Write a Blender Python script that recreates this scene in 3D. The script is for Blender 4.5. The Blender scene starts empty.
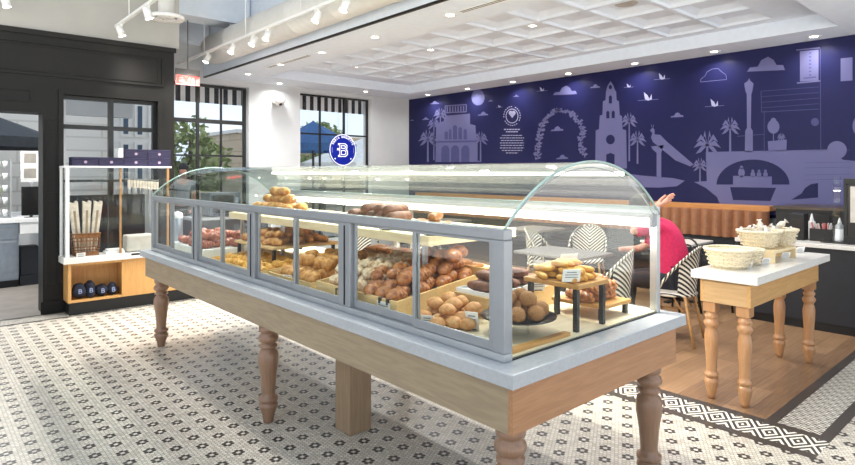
import bpy, bmesh, math, random
from mathutils import Vector, Matrix, Euler
random.seed(7)
PI = math.pi
C = bpy.context.scene.collection
# ---------------------------------------------------------------- camera
F_PX, HZ, CX, CAMH = 583.0, 172.5, 427.5, 1.6
YAW = math.atan(517.5/583.0)
FX, FY = math.sin(YAW), math.cos(YAW); RX, RY = math.cos(YAW), -math.sin(YAW)
def ray(x, y):
    a = (x-CX)/F_PX
    return FX+RX*a, FY+RY*a, (HZ-y)/F_PX
def atz(x, y, z):
    d = ray(x, y); t = (z-CAMH)/d[2]; return Vector((d[0]*t, d[1]*t, z))
def atX(x, y, X):
    d = ray(x, y); t = X/d[0]; return Vector((X, d[1]*t, CAMH+d[2]*t))
def atY(x, y, Y):
    d = ray(x, y); t = Y/d[1]; return Vector((d[0]*t, Y, CAMH+d[2]*t))
cd = bpy.data.cameras.new('camera'); cam = bpy.data.objects.new('camera', cd); C.objects.link(cam)
cd.sensor_width = 36; cd.lens = F_PX/855*36; cd.shift_y = -(232.5-HZ)/855
cd.clip_start = .05; cd.clip_end = 200
cam.location = (0, 0, CAMH); cam.rotation_euler = (PI/2, 0, -YAW)
bpy.context.scene.camera = cam

# ---------------------------------------------------------------- materials
def s2l(c):
    return c/12.92 if c <= .04045 else ((c+.055)/1.055)**2.4
def rgb(h):
    if isinstance(h, str):
        return tuple(s2l(int(h[i:i+2], 16)/255) for i in (0, 2, 4))+(1,)
    return tuple(h)+(1,)
class NT:
    def __init__(s, nt): s.t = nt
    def n(s, typ, **kw):
        o = s.t.nodes.new(typ)
        for k, v in kw.items(): setattr(o, k, v)
        return o
    def link(s, a, b): s.t.links.new(a, b)
    def put(s, v, sock):
        if hasattr(v, 'is_output'): s.link(v, sock)
        elif v is not None: sock.default_value = v
    def m(s, op, a, b=None, c=None):
        o = s.n('ShaderNodeMath', operation=op)
        for i, v in enumerate((a, b, c)): s.put(v, o.inputs[i])
        return o.outputs[0]
    def v(s, op, a, b=None, scale=None):
        o = s.n('ShaderNodeVectorMath', operation=op)
        s.put(a, o.inputs[0]); s.put(b, o.inputs[1])
        if scale is not None: s.put(scale, o.inputs['Scale'])
        return o.outputs['Value'] if op in ('LENGTH', 'DOT_PRODUCT') else o.outputs[0]
    def mix(s, f, a, b, mode='MIX'):
        o = s.n('ShaderNodeMix', data_type='RGBA', blend_type=mode)
        s.put(f, o.inputs[0]); s.put(a, o.inputs[6]); s.put(b, o.inputs[7]); return o.outputs[2]
    def noise(s, vec, scale, detail=3, rough=.5):
        o = s.n('ShaderNodeTexNoise'); o.inputs['Scale'].default_value = scale
        o.inputs['Detail'].default_value = detail; o.inputs['Roughness'].default_value = rough
        if vec is not None: s.link(vec, o.inputs['Vector'])
        return o.outputs[0]
    def obj(s): return s.n('ShaderNodeTexCoord').outputs['Object']
    def pos(s): return s.n('ShaderNodeNewGeometry').outputs['Position']
    def scale(s, vec, sc): return s.v('MULTIPLY', vec, tuple(sc))
    def sep(s, vec):
        o = s.n('ShaderNodeSeparateXYZ'); s.link(vec, o.inputs[0]); return o.outputs
    def com(s, x, y, z):
        o = s.n('ShaderNodeCombineXYZ')
        for i, q in enumerate((x, y, z)): s.put(q, o.inputs[i])
        return o.outputs[0]
    def ramp(s, f, lo, hi):
        o = s.n('ShaderNodeMapRange'); s.put(f, o.inputs[0]); o.inputs[1].default_value = lo; o.inputs[2].default_value = hi
        return o.outputs[0]
MATS = {}
def base_mat(name, col, rough=.5, metal=0, spec=.5, coat=0):
    m = bpy.data.materials.new(name); m.use_nodes = True
    p = m.node_tree.nodes['Principled BSDF']
    p.inputs['Base Color'].default_value = rgb(col); p.inputs['Roughness'].default_value = rough
    p.inputs['Metallic'].default_value = metal; p.inputs['Specular IOR Level'].default_value = spec
    p.inputs['Coat Weight'].default_value = coat
    MATS[name] = m
    return m, NT(m.node_tree), p
def mat(name, col, rough=.5, metal=0, var=.08, nscale=12, spec=.5, bump=0, coat=0, col2=None):
    """plain material with a slight procedural colour variation"""
    if name in MATS: return MATS[name]
    if name.startswith('mural'): spec = .15
    m, n, p = base_mat(name, col, rough, metal, spec, coat)
    f = n.noise(n.obj(), nscale, 4)
    c = rgb(col); d = rgb(col2) if col2 else tuple(max(0, x*(1-var*2)) for x in c[:3])+(1,)
    n.link(n.mix(n.ramp(f, .35, .65), c, d), p.inputs['Base Color'])
    if bump:
        b = n.n('ShaderNodeBump'); b.inputs['Strength'].default_value = bump; b.inputs['Distance'].default_value = .01
        n.link(f, b.inputs['Height']); n.link(b.outputs[0], p.inputs['Normal'])
    return m
def emit(name, col, strength):
    m, n, p = base_mat(name, col)
    p.inputs['Emission Color'].default_value = rgb(col); p.inputs['Emission Strength'].default_value = strength
    return m
def wood(name, c1, c2, axis=0, rough=.45, sc=1.0, coat=.1):
    m, n, p = base_mat(name, c1, rough, coat=coat)
    s = [9*sc, 9*sc, 9*sc]; s[axis] = .8*sc
    v = n.scale(n.pos() if name.endswith('board') else n.obj(), s)
    a = n.noise(v, 2.2, 3, .6); s2 = [60*sc]*3; s2[axis] = 3*sc
    b = n.noise(n.scale(n.obj(), s2), 1.5, 2)
    k = n.m('FRACT', n.m('MULTIPLY', a, 5)); k = n.m('ABSOLUTE', n.m('SUBTRACT', k, .5))
    f = n.m('ADD', n.m('MULTIPLY', k, 1.0), n.m('MULTIPLY', b, .55))
    n.link(n.mix(n.m('MULTIPLY', n.ramp(f, .1, .95), .6), rgb(c1), rgb(c2)), p.inputs['Base Color'])
    return m
def glass(name, tint=(.97, .985, .98), k=1.0, rough=0.0):
    m = bpy.data.materials.new(name); m.use_nodes = True; n = NT(m.node_tree); m.node_tree.nodes.clear()
    out = n.n('ShaderNodeOutputMaterial'); t = n.n('ShaderNodeBsdfTransparent'); g = n.n('ShaderNodeBsdfGlossy')
    t.inputs[0].default_value = tint+(1,); g.inputs['Roughness'].default_value = rough
    ge = n.n('ShaderNodeNewGeometry'); c = n.m('ABSOLUTE', n.v('DOT_PRODUCT', ge.outputs['Normal'], ge.outputs['Incoming']))
    fr = n.m('ADD', n.m('MULTIPLY', n.m('POWER', n.m('SUBTRACT', 1.0, c), 5.0), .96), .04)   # Schlick reflectance of a thin sheet
    mx = n.n('ShaderNodeMixShader'); n.link(n.m('MULTIPLY', fr, k), mx.inputs[0])
    n.link(t.outputs[0], mx.inputs[1]); n.link(g.outputs[0], mx.inputs[2]); n.link(mx.outputs[0], out.inputs[0])
    MATS[name] = m
    return m

M_white = mat('white_paint', 'dcdad5', .7, var=.02)
M_wallw = mat('wall_plaster', 'c6c9cb', .8, var=.03, nscale=3)
M_ceil = mat('ceiling_paint', 'dfe8f3', .8, var=.02)
M_plast = mat('white_plastic', 'ececea', .35, var=.02)
M_duct = mat('white_duct_paint', 'd9d8d4', .5, var=.03)
M_black = mat('black_satin_panel', '191714', .5, spec=.3, var=.1, nscale=4)
M_blk = mat('black_metal', '141414', .4, var=.1)
M_mull = mat('black_mullion', '1c1d1d', .4, var=.05)
M_alu = mat('satin_aluminium', 'b4b6b8', .33, .55, var=.04)
M_alud = mat('aluminium_frame', '94979a', .38, .35, var=.04)
M_steel = mat('brushed_steel', 'a9b2bd', .35, .8, var=.08)
M_quartz = mat('white_quartz', 'b4b6b8', .22, var=.04, nscale=60)
M_quartzw = mat('warm_quartz', 'e4e0d8', .25, var=.04, nscale=60)
M_oaky = wood('oak_along_depth_grey_lit', 'ab9779', '84705a', 1)  # same oak as the ends, grey light of the long sides in the colour
M_oakx = wood('oak_along_width', 'b98760', '96663f', 0)
M_oakt = wood('oak_table', 'd0a46c', 'b08046', 0)
M_oakc = wood('oak_cabinet', 'd2a062', 'b8823f', 2)
M_leg = wood('turned_oak', '9c775c', '80604a', 2, rough=.35, coat=.3)
M_birch = wood('birch_tray', 'e2c288', 'c79f5f', 1)
M_shelf = wood('pale_shelf_wood', 'efdcb4', 'd6ba84', 1)
M_deck = wood('pale_deck_board', 'e6d9b8', 'cdbb92', 0, sc=.8)
M_board = wood('serving_wood', 'c99348', '9c6a2b', 0)
M_ledge = wood('orange_ledge_wood', 'c98d4e', 'a9703a', 1)
M_paper = mat('white_card', 'f1efe8', .7, var=.05, nscale=80)
M_ink = mat('grey_ink', '77767a', .7)
M_glass = glass('case_glass', (.965, .98, .972), .55)
M_curve = glass('curved_glass', (.85, .89, .87), .45)
M_edge = mat('glass_edge', '9fb8b0', .15, var=.1)
M_wing = glass('window_glass', (.985, .99, .995), .2)
M_acr = glass('clear_acrylic', (.96, .97, .97), .6)
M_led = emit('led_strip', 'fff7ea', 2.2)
M_lens = emit('downlight_lens', 'fff6e6', 14.0)
M_navy = mat('navy_fabric', '161a2c', .8)
M_purple = mat('purple_box', '231d40', .5)
M_wick = mat('tan_wicker', '9c6535', .7, bump=.6, nscale=90, var=.3)
M_cream = mat('cream_wicker', 'efe0c0', .7, bump=.6, nscale=70, var=.15)
M_bag = mat('paper_bag', 'e8dcc8', .8, nscale=20, var=.15)
M_skin = mat('skin', 'c98f78', .55, var=.04)
M_pink = mat('pink_knit', 'd32a5c', .85, var=.08, nscale=40, bump=.2)
M_jean = mat('dark_trousers', '1b1c26', .85)
M_hair = mat('dark_hair', '1b1512', .6, nscale=60, bump=.4, var=.3)
M_grey = mat('grey_shirt', '8a8f97', .8)
M_leath = mat('tan_leather', 'a4704f', .5, var=.08, nscale=20)
M_slate = mat('slate_cabinet', '212329', .5, var=.06)
M_rattan = mat('rattan', 'b98a55', .45, var=.15, nscale=40)
M_dark = mat('dark_plate', '1d1b1a', .3)
M_conc = mat('pavement', 'a09c96', .9, var=.1, nscale=3)
M_kfloor = mat('grey_plank_floor', '8a837b', .5, var=.1, nscale=5)
M_leaf = mat('tree_leaf', '8a9a66', .8, var=.35, nscale=2, col2='b9c090')
M_bark = mat('bark', '5d5145', .9, var=.2)
M_blue = mat('blue_canvas', '3f689c', .8)
M_canv = mat('white_canvas', 'e8e8e4', .8)
M_darkcanv = mat('charcoal_canvas', '4a4e54', .8)
M_green = mat('dried_grass_canvas', 'a4a785', .8)
M_signb = mat('sign_blue', '10249c', .35, var=.02)
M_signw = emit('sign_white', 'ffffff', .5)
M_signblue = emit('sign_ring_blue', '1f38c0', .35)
M_red = emit('exit_red', 'ff3b30', 2.2)
M_screen = mat('black_screen', '0d0e10', .2)
# pastry colours
P_gold = mat('golden_crust', 'd49c50', .5, var=.3, nscale=35, bump=.5, col2='a4662a')
P_brown = mat('brown_crust', 'ba7632', .4, var=.3, nscale=45, bump=.5, col2='82431b', coat=.25)
P_dark = mat('chocolate_crust', '7a4a30', .6, var=.3, nscale=40, bump=.5, col2='5c3522')
P_pale = mat('pale_crust', 'd9a66a', .6, var=.2, nscale=40, bump=.5, col2='b87a40')
P_bun = mat('seeded_bun', 'b07c48', .7, var=.2, nscale=150, bump=.7, col2='94622f')
P_white = mat('sugared_crust', 'dfcdae', .7, var=.3, nscale=28, bump=.6, col2='a87b4e')
P_red = mat('red_glazed_crust', 'b9683c', .4, var=.3, nscale=50, bump=.5, col2='7c2c14', coat=.3)
P_yel = mat('yellow_crust', 'e2ae45', .5, var=.2, nscale=30, bump=.4, col2='c4822c')

# ---------------------------------------------------------------- mesh building
class MB:
    def __init__(s, origin=(0, 0, 0)):
        s.bm = bmesh.new(); s.o = Vector(origin); s.mi = 0
    def _add(s, vs, fs, smooth=False):
        b = [s.bm.verts.new(Vector(v)-s.o) for v in vs]
        for f in fs:
            try:
                q = s.bm.faces.new([b[i] for i in f]); q.material_index = s.mi; q.smooth = smooth
            except ValueError: pass
        return s
    def box(s, x0, y0, z0, x1, y1, z1, M=None):
        vs = [Vector((x, y, z)) for z in (z0, z1) for y in (y0, y1) for x in (x0, x1)]
        if M: vs = [M @ v for v in vs]
        return s._add(vs, [(0, 2, 3, 1), (4, 5, 7, 6), (0, 1, 5, 4), (2, 6, 7, 3), (0, 4, 6, 2), (1, 3, 7, 5)])
    def cyl(s, p, q, r, r2=None, n=12, smooth=True):
        p, q = Vector(p), Vector(q); r2 = r if r2 is None else r2
        return s.sweep([p, q], [r, r2], n, smooth=smooth)
    def sweep(s, pts, rad, n=10, flat=1.0, smooth=True, closed=False, cap=True):
        pts = [Vector(p) for p in pts]
        if not hasattr(rad, '__len__'): rad = [rad]*len(pts)
        vs = []; up = None
        for i, p in enumerate(pts):
            if closed: t = pts[(i+1) % len(pts)]-pts[i-1]
            else: t = pts[min(i+1, len(pts)-1)]-pts[max(i-1, 0)]
            t.normalize()
            ref = Vector((0, 0, 1)) if abs(t.z) < .9 else Vector((1, 0, 0))
            a = t.cross(ref).normalized(); b = a.cross(t).normalized()
            for k in range(n):
                w = 2*PI*k/n
                vs.append(p+a*math.cos(w)*rad[i]+b*math.sin(w)*rad[i]*flat)
        m = len(pts); fs = []
        for i in range(m if closed else m-1):
            for k in range(n):
                j = (i+1) % m
                fs.append((i*n+k, i*n+(k+1) % n, j*n+(k+1) % n, j*n+k))
        s._add(vs, fs, smooth)
        if cap and not closed:
            s.bm.verts.ensure_lookup_table(); N = len(s.bm.verts)-len(vs)
            for base, rev in ((0, True), ((m-1)*n, False)):
                f = [s.bm.verts[N+base+k] for k in range(n)]
                if rev: f.reverse()
                q = s.bm.faces.new(f); q.material_index = s.mi
        return s
    def lathe(s, prof, at=(0, 0, 0), n=20, smooth=True):
        at = Vector(at)
        vs = [at+Vector((r*math.cos(2*PI*k/n), r*math.sin(2*PI*k/n), z)) for r, z in prof for k in range(n)]
        fs = [(i*n+k, i*n+(k+1) % n, (i+1)*n+(k+1) % n, (i+1)*n+k) for i in range(len(prof)-1) for k in range(n)]
        return s._add(vs, fs, smooth)
    def prism(s, poly, h):
        """poly: list of 3-D points (planar); h: vector of extrusion"""
        poly = [Vector(p) for p in poly]; h = Vector(h); n = len(poly)
        vs = poly+[p+h for p in poly]
        return s._add(vs, [tuple(range(n))[::-1], tuple(range(n, 2*n))]+[(i, (i+1) % n, n+(i+1) % n, n+i) for i in range(n)])
    def blob(s, c, r, seed=0, amp=.08, sub=2, smooth=True):
        b = bmesh.new(); bmesh.ops.create_icosphere(b, subdivisions=sub, radius=1)
        rnd = random.Random(seed); ph = [rnd.uniform(0, 6) for _ in range(6)]
        vs = []
        for v in b.verts:
            q = v.co; k = 1+amp*(math.sin(4*q.x+ph[0])+math.sin(5*q.y+ph[1])+math.sin(4.5*q.z+ph[2]))/1.5
            vs.append(Vector(c)+Vector((q.x*r[0]*k, q.y*r[1]*k, q.z*r[2]*k)))
        fs = [tuple(v.index for v in f.verts) for f in b.faces]; b.free()
        return s._add(vs, fs, smooth)
    def build(s, name, m, parent=None, bevel=0, kind=None, label=None):
        s.bm.normal_update()
        bmesh.ops.recalc_face_normals(s.bm, faces=s.bm.faces)
        me = bpy.data.meshes.new(name); s.bm.to_mesh(me); s.bm.free()
        for q in (m if isinstance(m, (list, tuple)) else [m]): me.materials.append(q)
        o = bpy.data.objects.new(name, me); C.objects.link(o)
        if parent is not None: o.parent = parent
        else: o.location = s.o
        if bevel:
            b = o.modifiers.new('bevel', 'BEVEL'); b.width = bevel; b.segments = 2; b.limit_method = 'ANGLE'
        if kind: o['kind'] = kind
        if label: o['label'] = label
        return o
def tag(o, label, cat, group=None):
    o['label'] = label; o['category'] = cat
    if group: o['group'] = group
    return o
def thing(name, label, cat, loc=(0, 0, 0), rz=0, group=None):
    o = bpy.data.objects.new(name, None); C.objects.link(o); o.location = loc; o.rotation_euler = (0, 0, rz)
    return tag(o, label, cat, group)
def dup(root, loc, rot=None, scale=None, label=None, group=None):
    r = root.copy(); C.objects.link(r); r.location = loc
    if rot is not None: r.rotation_euler = rot
    if scale is not None: r.scale = (scale,)*3 if not hasattr(scale, '__len__') else scale
    if label: r['label'] = label
    if group: r['group'] = group
    for ch in list(root.children):
        c = ch.copy(); C.objects.link(c); c.parent = r
        for g in list(ch.children):
            d = g.copy(); C.objects.link(d); d.parent = c
    return r
def struct(name, mb, m, bevel=0): return mb.build(name, m, None, bevel, 'structure')
ORD = 'first second third fourth fifth sixth seventh eighth ninth tenth eleventh twelfth thirteenth fourteenth fifteenth sixteenth seventeenth eighteenth nineteenth twentieth'.split()

# ================================================================= SETTING
ZC, XS, YB, XM = 3.26, 3.86, 10.2, 8.5      # low ceiling height, its edge, back wall, mural wall
# mosaic tile floor
m, n, p = base_mat('hex_mosaic', 'e6e2da', .3)
S = .1435/6
def hexcell(vec, s):
    r = (s*math.sqrt(3), s, 1)
    def md(v):
        x, y, _ = n.sep(v)
        f = lambda q, k: n.m('SUBTRACT', n.m('FLOORED_MODULO', q, r[k]), r[k]/2)
        return n.com(f(x, 0), f(y, 1), 0.0)
    a = md(vec); b = md(n.v('SUBTRACT', vec, (r[0]/2, r[1]/2, 0)))
    la, lb = n.v('LENGTH', a), n.v('LENGTH', b)
    o = n.n('ShaderNodeMix', data_type='VECTOR'); n.link(n.m('LESS_THAN', la, lb), o.inputs[0])
    n.link(b, o.inputs[4]); n.link(a, o.inputs[5]); return o.outputs[1]
P0 = n.v('SUBTRACT', n.pos(), (2.646, 2.636, 0)); x, y, _ = n.sep(P0); P0 = n.com(x, y, 0.0)
gv = hexcell(P0, S); cen = n.v('SUBTRACT', P0, gv); D = hexcell(cen, 6*S)
ring = n.m('LESS_THAN', n.m('ABSOLUTE', n.m('SUBTRACT', n.v('LENGTH', D), S)), .3*S)
gx, gy, _ = n.sep(gv); ax, ay = n.m('ABSOLUTE', gx), n.m('ABSOLUTE', gy)
hd = n.m('MAXIMUM', ay, n.m('ADD', n.m('MULTIPLY', ax, .866), n.m('MULTIPLY', ay, .5)))
gr = n.m('GREATER_THAN', hd, .43*S)
wn = n.n('ShaderNodeTexWhiteNoise'); n.link(n.v('MULTIPLY', cen, (91.7, 91.7, 1)), wn.inputs['Vector'])
tile = n.mix(wn.outputs[0], rgb('dad2c2'), rgb('bcb3a3'))
tile = n.mix(ring, tile, rgb('2c2724')); tile = n.mix(gr, tile, rgb('8b8680'))
n.link(tile, p.inputs['Base Color'])
M_tile = m
# border mosaic: concentric diamonds on charcoal
def border_mat(name, along, v0, p0=0.0):
    m, n, p = base_mat(name, '3b3733', .35)
    x, y, _ = n.sep(n.pos()); u, v = (x, y) if along == 0 else (y, x)
    per = .155 if along == 1 else .10
    uu = n.m('ABSOLUTE', n.m('SUBTRACT', n.m('FRACT', n.m('DIVIDE', n.m('ADD', u, p0), per)), .5)); uu = n.m('MULTIPLY', uu, 2)
    vv = n.m('ABSOLUTE', n.m('SUBTRACT', v, v0)); vq = n.m('DIVIDE', vv, .125)
    L = n.m('ADD', uu, vq); f = n.m('FRACT', n.m('ADD', n.m('MULTIPLY', L, 2.0), .75))
    w = n.m('MULTIPLY', n.m('GREATER_THAN', f, .56), n.m('LESS_THAN', vv, .118))
    fine = n.noise(n.pos(), 90, 1)
    n.link(n.mix(w, n.mix(fine, rgb('38332f'), rgb('4c4640')), rgb('e6e0d2')), p.inputs['Base Color'])
    return m
m, n, p = base_mat('oak_plank_floor', '8a5f3a', .38, coat=.1)
br = n.n('ShaderNodeTexBrick'); br.offset = .37; n.link(n.pos(), br.inputs['Vector'])
for k, v in (('Scale', 1.0), ('Mortar Size', .0025), ('Brick Width', 1.3), ('Row Height', .15), ('Bias', 0.0)): br.inputs[k].default_value = v
br.inputs['Color1'].default_value = rgb('a58261'); br.inputs['Color2'].default_value = rgb('6b4e38'); br.inputs['Mortar'].default_value = rgb('4a3220')
g = n.noise(n.scale(n.pos(), (1.2, 22, 1)), 3, 4, .6)
n.link(n.mix(.42, br.outputs[0], n.mix(n.ramp(g, .3, .7), rgb('6a4c36'), rgb('a88763'))), p.inputs['Base Color'])
M_wfloor = m
struct('floor', MB((0, 0, 0)).box(-4, -3, -.1, 3.77, 7.45, 0).box(3.77, -3, -.1, 8.6, 1.0, 0), M_tile)
struct('floor_wood', MB((0, 0, 0)).box(4.15, 1.37, -.1, 8.6, YB, 0), M_wfloor)
struct('floor_border_side', MB().box(3.77, 1.0, -.1, 4.15, YB, 0), border_mat('border_mosaic_side', 1, 3.96, .03))
struct('floor_border_front', MB().box(4.15, 1.0, -.1, 8.6, 1.37, 0), border_mat('border_mosaic_front', 0, 1.185))
struct('floor_border_storefront', MB().box(-4, 7.45, -.1, 3.77, 7.8, 0), border_mat('border_mosaic_store', 0, 7.62))
struct('floor_annex', MB().box(-4, 7.8, -.1, 3.77, 11.0, 0), M_kfloor)
tag(MB().box(-40, 11.0, -.14, 60, 70, -.02).build('pavement', M_conc, kind='structure'), 'grey pavement outside the shop windows', 'pavement')

# low ceiling with a coffered tray
tx0, tx1, ty0, ty1, zt = 4.63, 7.85, 1.85, 9.42, 3.43
mb = MB()
mb.box(XS, -1, ZC, tx0, YB, 3.6).box(tx1, -1, ZC, XM+.1, YB, 3.6).box(tx0, -1, ZC, tx1, ty0, 3.6).box(tx0, ty1, ZC, tx1, YB, 3.6)
mb.box(tx0, ty0, 3.58, tx1, ty1, 3.6)
struct('ceiling', mb, M_ceil)
# coffers: sloped pans between narrow ribs
mb = MB(); cs = .66; gx0, gy0, ncx, ncy = 5.05, 2.44, 4, 10; gx1, gy1 = gx0+ncx*cs, gy0+ncy*cs
for i in range(ncx):
    for j in range(ncy):
        x0, y0 = gx0+i*cs, gy0+j*cs; x1, y1 = x0+cs, y0+cs; rb = .03; q = .13
        o = [(x0, y0), (x1, y0), (x1, y1), (x0, y1)]
        a = [(x0+rb, y0+rb), (x1-rb, y0+rb), (x1-rb, y1-rb), (x0+rb, y1-rb)]
        c = [(x0+q, y0+q), (x1-q, y0+q), (x1-q, y1-q), (x0+q, y1-q)]
        vs = [(u, v, zt) for u, v in o]+[(u, v, zt) for u, v in a]+[(u, v, zt+.075) for u, v in c]+[(u+(q-rb)*.15*(1 if u < x0+.3 else -1), v+(q-rb)*.15*(1 if v < y0+.3 else -1), zt+.03) for u, v in a]
        fs = [(8, 9, 10, 11)]
        for k in range(4):
            k2 = (k+1) % 4; fs += [(k, k2, 4+k2, 4+k), (4+k, 4+k2, 12+k2, 12+k), (12+k, 12+k2, 8+k2, 8+k)]
        mb._add(vs, fs)
mb.box(tx0, ty0, zt, gx0, ty1, zt+.02).box(gx1, ty0, zt, tx1, ty1, zt+.02).box(gx0, ty0, zt, gx1, gy0, zt+.02).box(gx0, gy1, zt, gx1, ty1, zt+.02)
o = struct('ceiling_coffers', mb, M_ceil)
struct('trim_1', MB().box(XS-.035, -1, ZC-.01, XS, YB, ZC+.012), M_blk)
struct('ceiling_bulkhead', MB().box(XS-.03, -1, ZC+.012, XS, YB, 4.3), M_ceil)
struct('ceiling_high', MB().box(-4, 3.5, 4.3, XS, YB, 4.45), M_ceil)
struct('ceiling_beam', MB().box(2.62, 8.3, 3.8, XS-.05, 8.7, 4.3).box(2.62, 9.9, 3.8, XS-.05, YB, 4.3), M_ceil)
# walls
struct('wall_mural', MB().box(XM, -1, 0, XM+.15, YB+.2, 3.6), M_wallw)
mb = MB()   # back wall with two windows
W1 = (3.2, 4.66, .25, 3.16); W2 = (5.72, 7.44, .25, 3.17)
xs = [3.08, W1[0], W1[1], W2[0], W2[1], XM]
for a, b in ((3.08, W1[0]), (W1[1], W2[0]), (W2[1], XM)): mb.box(a, YB, 0, b, YB+.3, 4.4)
for w in (W1, W2): mb.box(w[0], YB, 0, w[1], YB+.3, w[2]).box(w[0], YB, w[3], w[1], YB+.3, 4.4)
struct('wall_back', mb, M_wallw)
struct('wall_return', MB().prism([(2.6, 8.1, 0), (2.52, 8.12, 0), (3.02, 10.22, 0), (3.1, 10.2, 0)], (0, 0, 4.4)), M_wallw)
def window(name, x0, x1, y, z0, z1, vs, hs, w=.05, thick=None, glassm=M_wing):
    mb = MB()
    mb.box(x0, y, z0, x0+w, y+.06, z1).box(x1-w, y, z0, x1, y+.06, z1).box(x0+w, y, z0, x1-w, y+.06, z0+w).box(x0+w, y, z1-w, x1-w, y+.06, z1)
    for v, vw in vs: mb.box(v-vw/2, y+.002, z0+w, v+vw/2, y+.058, z1-w)
    for h, hw in hs: mb.box(x0+w, y+.004, h-hw/2, x1-w, y+.056, h+hw/2)
    o = struct(name, mb, M_mull)
    MB().box(x0+w, y+.027, z0+w, x1-w, y+.033, z1-w).build('pane', glassm, o)
    return o
window('window_1', W1[0], W1[1], YB+.12, W1[2], W1[3], [(3.78, .045), (4.2, .025)], [(2.51, .07), (1.9, .03)], w=.045)
window('window_2', W2[0], W2[1], YB+.12, W2[2], W2[3], [(6.25, .022), (6.83, .03)], [(2.38, .03), (1.25, .04)], w=.03)
# black storefront wall on the left
Y0 = 7.8
mb = MB()
mb.box(-4, Y0, 2.5, 2.55, Y0+.3, 3.2).box(-4, Y0, 2.27, 1.3, Y0+.3, 2.5).box(1.12, Y0, 0, 1.3, Y0+.3, 2.27).box(2.36, Y0, 0, 2.55, Y0+.3, 2.5)
mb.box(1.3, Y0, 0, 2.36, Y0+.3, .35)
mb.box(-4, Y0-.02, 3.14, 2.57, Y0, 3.2)
def frame(mb, x0, x1, z0, z1, w, y, d):
    mb.box(x0, y-d, z0, x1, y, z0+w).box(x0, y-d, z1-w, x1, y, z1).box(x0, y-d, z0+w, x0+w, y, z1-w).box(x1-w, y-d, z0+w, x1, y, z1-w)
frame(mb, -1.5, 2.42, 2.69, 3.07, .025, Y0, .018); frame(mb, -1.5, 2.36, 2.73, 3.03, .012, Y0, .01)
frame(mb, -1.5, 1.02, 2.39, 2.53, .02, Y0, .015)
frame(mb, 1.27, 2.4, .33, 2.55, .05, Y0, .02)
mb.box(1.10, Y0-.015, 0, 1.32, Y0, .14)
frame(mb, 1.15, 1.27, .3, 1.28, .012, Y0, .01); frame(mb, 1.15, 1.27, 1.36, 2.2, .012, Y0, .01)
struct('wall_storefront', mb, M_black)
struct('wall_upper', MB().box(-4, Y0+.02, 3.2, 2.62, Y0+.32, 4.4), mat('greige_wall', 'aba9a3', .8, var=.03, nscale=3))
window('window_3', 1.3, 2.36, Y0+.1, .35, 2.5, [(1.84, .055)], [(2.14, .05), (1.5, .03)], w=.04)
o = struct('window_reflection_strip', MB().box(1.345, Y0+.17, .4, 1.375, Y0+.2, 2.45), M_plast)  # white strip put in for the reflection at the window's left side
# annex behind the open doorway
struct('wall_annex', MB().box(-4, 11.0, 0, .2, 11.2, 2.9).box(.2, 11.0, 0, 1.7, 11.2, .98).box(.2, 11.0, 2.55, 2.9, 11.2, 2.9), M_wallw)
struct('wall_annex_low', MB().box(1.7, 11.0, 0, 3.1, 11.2, 1.22), M_slate)
struct('ceiling_annex', MB().box(-4, Y0+.3, 2.9, 1.5, 11.2, 3.0), M_ceil)

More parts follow.
